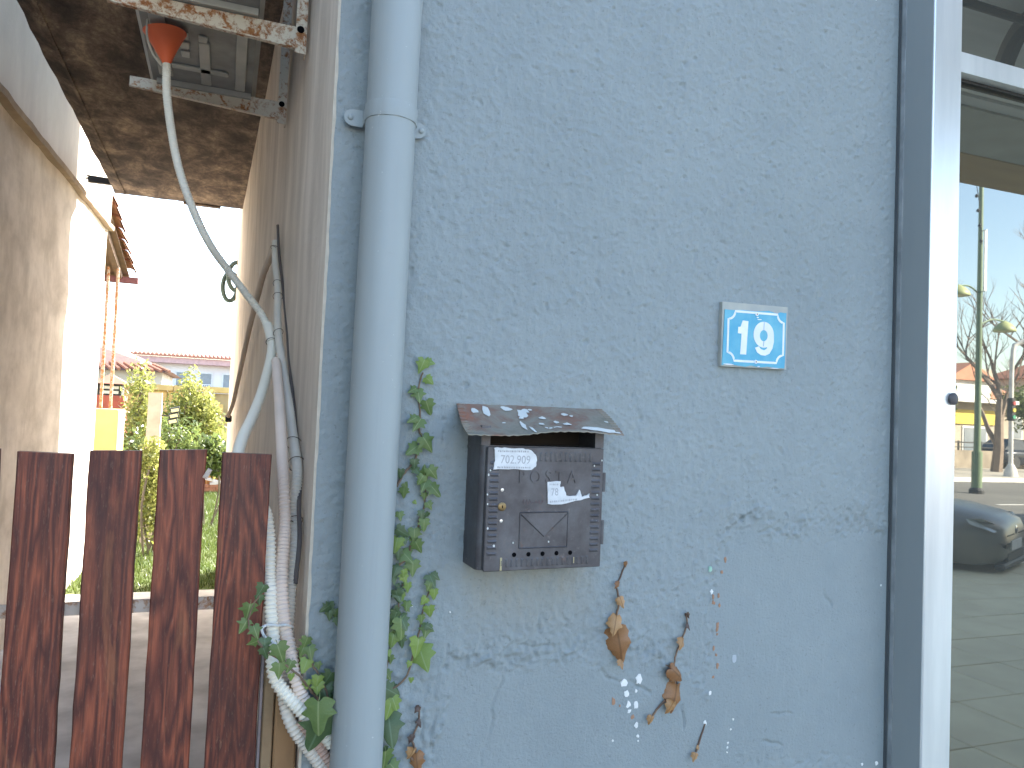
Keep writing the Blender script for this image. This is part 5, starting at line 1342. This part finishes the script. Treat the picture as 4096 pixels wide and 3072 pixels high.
# ================================================================== STREET SIDE (seen mirrored in the shop window)
def car(name, label, loc, ang, paint, detail=True):
    o = thing(name, label, 'car', loc); o.rotation_euler = (0, 0, ang)
    # local: nose at origin pointing +X, body runs to -X
    st_ = [(0.0, .52, .30, .62), (-.06, .68, .24, .70), (-.25, .80, .2, .77), (-.6, .86, .2, .83), (-1.1, .88, .2, .89), (-1.45, .885, .2, .93), (-2.2, .885, .2, .95), (-3.2, .88, .2, .96), (-3.8, .85, .22, .95), (-4.15, .76, .28, .90), (-4.22, .66, .36, .80)]
    P, F = [], []
    for x, w, zb_, zt in st_:
        for yy, z in ((-w * .9, zb_), (-w, zb_ + .15), (-w, zt - .22), (-w * .95, zt - .09), (-w * .78, zt - .015), (-w * .35, zt + .012), (0, zt + .018), (w * .35, zt + .012), (w * .78, zt - .015), (w * .95, zt - .09), (w, zt - .22), (w, zb_ + .15), (w * .9, zb_)): P.append((x, yy, z))
    n_ = 13
    for i in range(len(st_) - 1):
        for k in range(n_): F.append((i * n_ + k, i * n_ + (k + 1) % n_, (i + 1) * n_ + (k + 1) % n_, (i + 1) * n_ + k))
    F += [tuple(range(n_ - 1, -1, -1)), tuple((len(st_) - 1) * n_ + k for k in range(n_))]
    b = MB(); b.add(P, F); b.build('body', paint, o, smooth=45, local=True)
    cs = [(-1.25, .72, .92), (-1.95, .62, 1.36), (-2.5, .6, 1.44), (-3.2, .6, 1.42), (-3.95, .70, .95)]
    P, F = [], []
    for x, w, z in cs: P += [(x, -w, z), (x, -w * .6, z + .02), (x, 0, z + .03), (x, w * .6, z + .02), (x, w, z)]
    for i in range(len(cs) - 1): F += [(i * 5 + k, (i + 1) * 5 + k, (i + 1) * 5 + k + 1, i * 5 + k + 1) for k in range(4)]
    Fg = list(F)
    b = MB(); 
    for i, f in enumerate(F): b.m.append(0 if i // 4 in (0, 3) else 1); 
    mm = list(b.m); b.m = []; b.add(P, F); b.m = mm
    for s in (-1, 1):
        b.add([(-1.25, s * .72, .9), (-1.95, s * .62, 1.36), (-2.5, s * .6, 1.44), (-3.2, s * .6, 1.42), (-3.95, s * .70, .93)], [(0, 1, 2, 3, 4) if s > 0 else (4, 3, 2, 1, 0)], 0)
    b.build('cabin', [M['car_glass'], paint], o, smooth=30, local=True)
    for x in (-.78, -3.4):
        for s in (-1, 1):
            b = MB(); b.lathe([(.2, -.1), (.3, -.1), (.315, -.06), (.315, .06), (.3, .1), (.2, .1)], (x, s * .80, .31), 20, 'Y'); wv = b.build('wheel', M['car_trim'], o, smooth=40, local=True)
            b = MB(); b.lathe([(.2, -.085), (.19, -.1), (.05, -.09)] if s > 0 else [(.05, .09), (.19, .1), (.2, .085)], (x, s * .80, .31), 16, 'Y'); b.build('rim', M['chrome'], wv, smooth=40, local=True)
    if detail:
        for s in (-1, 1):
            b = MB(); b.add([(-.055, s * .5, .63), (-.02, s * .42, .585), (-.10, s * .72, .585), (-.32, s * .815, .66), (-.36, s * .80, .72), (-.2, s * .72, .725)], [(0, 1, 2, 3, 4, 5) if s < 0 else (5, 4, 3, 2, 1, 0)])
            b.v = [(x + .02, y * 1.01, z + .006) for x, y, z in b.v]; b.build('headlight', M['headlight'], o, local=True)
        b = MB(); b.box(-.02, .012, -.26, .26, .36, .47); b.build('licence_plate', M['plate_w'], o, local=True)
        b = MB(); b.lathe([(.05, .0), (.055, .012), (.04, .02)], (-.01, 0, .585), 16, 'X'); b.build('badge', M['chrome'], o, smooth=True, local=True)
        b = MB(); b.box(-.03, .006, -.42, .42, .25, .335); b.box(-.03, .008, -.45, -.12, .535, .547); b.box(-.03, .008, .12, .45, .535, .547); b.build('grille', M['car_trim'], o, local=True)
        b = MB(); b.box(-.1, .015, -.62, .62, .16, .235, bev=.02); b.build('bumper_lip', M['car_trim'], o, local=True)
    return o
car('parked_car', 'grey car parked nose-in facing the shop window, seen mirrored', (8.88, -5.2, -.12), math.atan2(.903, .43), M['car'])
car('parked_car', 'dark car parked across the street, seen mirrored', (39.5, -26.0, .02), 0.0, M['far_car'], False)

# street lamp on the far lane edge
lp = thing('street_lamp', 'green street lamp post with two dome lamps, mirrored in the window', 'street lamp', (20.66, -15.0, -.12))
b = MB(); b.tube([(20.66, -15, z) for z in np.linspace(-.12, 9.6, 12)], [.10 - .004 * i for i in range(12)], 14); b.tube([(20.66, -15, -.12), (20.66, -15, 1.1)], .14, 14); b.build('post', M['pole_green'], lp, smooth=True)
b = MB(); b.lathe([(.20, 0), (.2, .1), (.12, .2)], (20.66, -15, -.12), 14); b.build('base', M['black'], lp)
for dx_, z in ((1.05, 4.70), (-.85, 5.6)):
    b = MB(); b.tube(spline([(20.66, -15, z + .12), (20.66 + dx_ * .5, -15, z + .32), (20.66 + dx_, -15, z + .30)], .05), .025, 6); b.build('arm', M['pole_green'], lp, smooth=True)
    b = MB(); b.lathe([(.30, 0), (.31, .03), (.27, .13), (.17, .24), (.06, .30), (.02, .33)], (20.66 + dx_ * 1.0, -15, z), 22); b.build('lamp_shade', M['lamp_green'], lp, smooth=True)
b = MB(); b.box(20.62, 20.70, -14.86, -14.82, 5.8, 7.6); b.tube([(20.66, -15, 5.8), (20.66, -14.8, 5.8)], .02, 5); b.tube([(20.66, -15, 7.6), (20.66, -14.8, 7.6)], .02, 5); b.build('banner_strip', M['banner'], lp)
b = MB(); b.tube(spline([(20.4, -15, 9.2), (20.0, -14.5, 8.0), (19.7, -14.2, 6.9)], .1), .012, 5)
for k in range(5): b.lathe([(.02, 0), (.05, -.05), (.03, -.1)], (20.4 - k * .17, -15 + k * .19, 9.1 - k * .5), 6)
tag(b.build('light_string', M['black']), 'string of small lights hanging from the mirrored lamp post', 'string lights')
# traffic light pole
tp = thing('traffic_light', 'white traffic light pole on the far pavement, seen mirrored', 'traffic light', (29.1, -20.2, .02))
b = MB(); b.tube(spline([(29.1, -20.2, .02), (29.1, -20.2, 4.6), (29.35, -20.1, 5.3), (29.9, -19.6, 5.5)], .2), .085, 10); b.lathe([(.26, 0), (.2, .3), (.09, .5)], (29.1, -20.2, .02), 12); b.build('pole', M['kerb'], tp, smooth=True)
b = MB(); b.box(28.75, 28.98, -20.15, -19.93, 2.2, 3.1, bev=.03); b.build('signal_head', M['black'], tp)
for k, m_ in enumerate(('green_lens', 'yellow_sign', 'red')):
    b = MB(); b.lathe([(.08, 0), (.08, .04)], (28.86, -19.93, 2.35 + k * .27), 10, 'Y', M=Matrix.Rotation(math.pi, 4, 'Z')); b.build('lens', M[m_], tp)
# trees
def bare_tree(loc, h, label, seed):
    rr = random.Random(seed)
    o = thing('bare_tree', label, 'tree', loc, 'bare street trees'); b = MB(); tw = MB()
    def br_(p, d, l, r_, lev):
        pts_ = [p]; q = p.copy(); dd = d.copy()
        for i in range(3):
            dd = (dd + Vector((rr.uniform(-.18, .18), rr.uniform(-.18, .18), rr.uniform(-.03, .14)))).normalized(); q = q + dd * l / 3; pts_.append(q.copy())
        (b if lev < 2 else tw).tube(pts_, [r_, r_ * .85, r_ * .7, r_ * .55], 6 if lev < 2 else 3, cap=False)
        if lev >= 5 or r_ < .006: return
        for k in range(rr.randint(2, 4) if lev else 5):
            t = pts_[rr.randint(1, 3)] if k else pts_[3]
            nd = (dd + Vector((rr.uniform(-.8, .8), rr.uniform(-.8, .8), rr.uniform(-.05, .55)))).normalized()
            br_(t, nd, l * rr.uniform(.55, .8), r_ * .5, lev + 1)
    br_(Vector(loc), Vector((0, 0, 1)), h * .38, h * .028, 0)
    b.build('trunk', M['twig'], o, smooth=True); tw.build('crown', M['twig'], o)
bare_tree((34.8, -22.5, .02), 11.5, 'bare tree right of the mirrored lamp post', 3)
bare_tree((32.0, -23.0, .02), 8.5, 'smaller bare tree behind the mirrored lamp post', 8)
bare_tree((40, -24, .02), 7.5, 'bare tree farthest right across the street, seen mirrored', 21)
def leafy_tree(loc, h, w, label, seed, mat):
    rr = random.Random(seed)
    o = thing('evergreen_tree', label, 'tree', loc, 'evergreen trees across the street')
    w = w * 1.0; bl = [(loc[0] + rr.uniform(-w, w) * .5, loc[1] + rr.uniform(-w, w) * .5, loc[2] + h * rr.uniform(.35, .85), w * rr.uniform(.35, .6), w * rr.uniform(.35, .6), h * rr.uniform(.12, .22)) for _ in range(9)]
    leaf_cloud('crown', bl, 5000, .12, mat, o)
    b = MB(); b.tube([(loc[0], loc[1], loc[2]), (loc[0] + .1, loc[1], loc[2] + h * .7)], [.16, .07], 8); b.build('trunk', M['bark'], o)
leafy_tree((30.5, -26.3, 0), 6.6, 1.7, 'evergreen tree left of the mirrored lamp post', 5, M['shrub_g'])
leafy_tree((48.0, -33, 0), 5.0, 3.0, 'evergreen tree by the mirrored red-roofed house', 6, M['shrub_g'])
# walls, houses and shop across the street
fe = thing('stone_wall', 'low rubble stone wall with railing across the street', 'wall', (36, -25.6, 0))
b = MB(); b.box(0, 80, -25.9, -25.55, -.1, .85); b.build('masonry', M['stone_fence'], fe)
b = MB(); b.box(0, 80, -25.75, -25.7, 1.2, 1.26); b.box(0, 80, -25.75, -25.7, .98, 1.02)
for k in range(54): b.box(k * 1.5, k * 1.5 + .06, -25.76, -25.69, .85, 1.3)
b.build('railing', M['black'], fe)
h2 = thing('house', 'red-roofed house with white gable across the street, seen mirrored', 'house', (48, -36, 0))
b = MB(); b.box(42, 52, -44, -36, -.1, 3.6); b.build('wall', M['shop_wall'], h2)
b = MB(); b.hexa([(41.2, -44.8, 3.6), (52.8, -44.8, 3.6), (52.8, -35.2, 3.6), (41.2, -35.2, 3.6), (43.5, -41.5, 5.6), (50.5, -41.5, 5.6), (50.5, -38.5, 5.6), (43.5, -38.5, 5.6)]); b.build('roof', M['red_roof'], h2)
b = MB(); b.box(44, 48, -37.6, -35.6, 4.0, 5.2); b.build('dormer', M['banner'], h2)
b = MB(); b.add([(43.7, -35.3, 5.2), (48.3, -35.3, 5.2), (46, -35.3, 6.4), (43.7, -39, 5.2), (48.3, -39, 5.2), (46, -39, 6.4)], [(0, 1, 2), (1, 4, 5, 2), (3, 0, 2, 5), (4, 3, 5), (0, 3, 4, 1)]); b.build('dormer_roof', M['red_roof'], h2)
b = MB(); b.box(48.5, 50.0, -38.2, -37.0, 4.0, 6.2); b.build('chimney', M['shop_wall'], h2)
for x in (43, 45.5, 48, 50.3):
    b = MB(); b.box(x, x + 1.2, -36, -35.93, 1.4, 3.0); wd = b.build('window', M['banner'], h2)
    b = MB(); b.box(x + .1, x + 1.1, -35.93, -35.9, 1.5, 2.9); b.build('pane', M['pane'], wd)
shp = thing('shop', 'low shop with yellow banner behind the far stone wall, seen mirrored', 'shop', (36, -30, 0))
b = MB(); b.box(26, 41.5, -34, -30, -.1, 3.4); b.build('wall', M['shop_wall'], shp)
b = MB(); b.box(25.6, 41.9, -34.4, -29.2, 3.4, 3.6); b.build('roof', M['banner'], shp)
b = MB(); b.box(30, 41, -29.98, -29.9, 2.2, 3.0); b.build('sign_board', M['yellow_sign'], shp)
for x in (31, 33.5, 36, 38.5):
    b = MB(); b.box(x, x + 1.9, -30, -29.95, .6, 2.1); wd = b.build('window', M['banner'], shp)
    b = MB(); b.box(x + .1, x + .9, -29.95, -29.92, .7, 2.0); b.box(x + 1.0, x + 1.8, -29.95, -29.92, .7, 2.0); b.build('pane', M['pane'], wd)
for k, (x, w_, hh, m_) in enumerate(((2, 12, 6.5, 'house_wall'), (16, 9, 5.2, 'shop_wall'), (56, 12, 6.0, 'house_wall'))):
    o = thing('house', ['cream two-storey house opposite the blue building', 'tan house opposite, beside the shop with the yellow banner', 'cream house at the far right end of the street'][k], 'house', (x, -34, 0))
    b = MB(); b.box(x, x + w_, -42, -34, -.1, hh); b.build('wall', M[m_], o)
    b = MB(); b.hexa([(x - .6, -42.6, hh), (x + w_ + .6, -42.6, hh), (x + w_ + .6, -33.4, hh), (x - .6, -33.4, hh), (x + 3, -38.5, hh + 2), (x + w_ - 3, -38.5, hh + 2), (x + w_ - 3, -37.5, hh + 2), (x + 3, -37.5, hh + 2)]); b.build('roof', M['red_roof'], o)
    for i in range(int(w_ // 2.6)):
        b = MB(); b.box(x + 1 + i * 2.5, x + 2.2 + i * 2.5, -34, -33.94, 1.2, 2.6); wd = b.build('window', M['banner'], o)
        b = MB(); b.box(x + 1.1 + i * 2.5, x + 2.1 + i * 2.5, -33.94, -33.91, 1.3, 2.5); b.build('pane', M['pane'], wd)
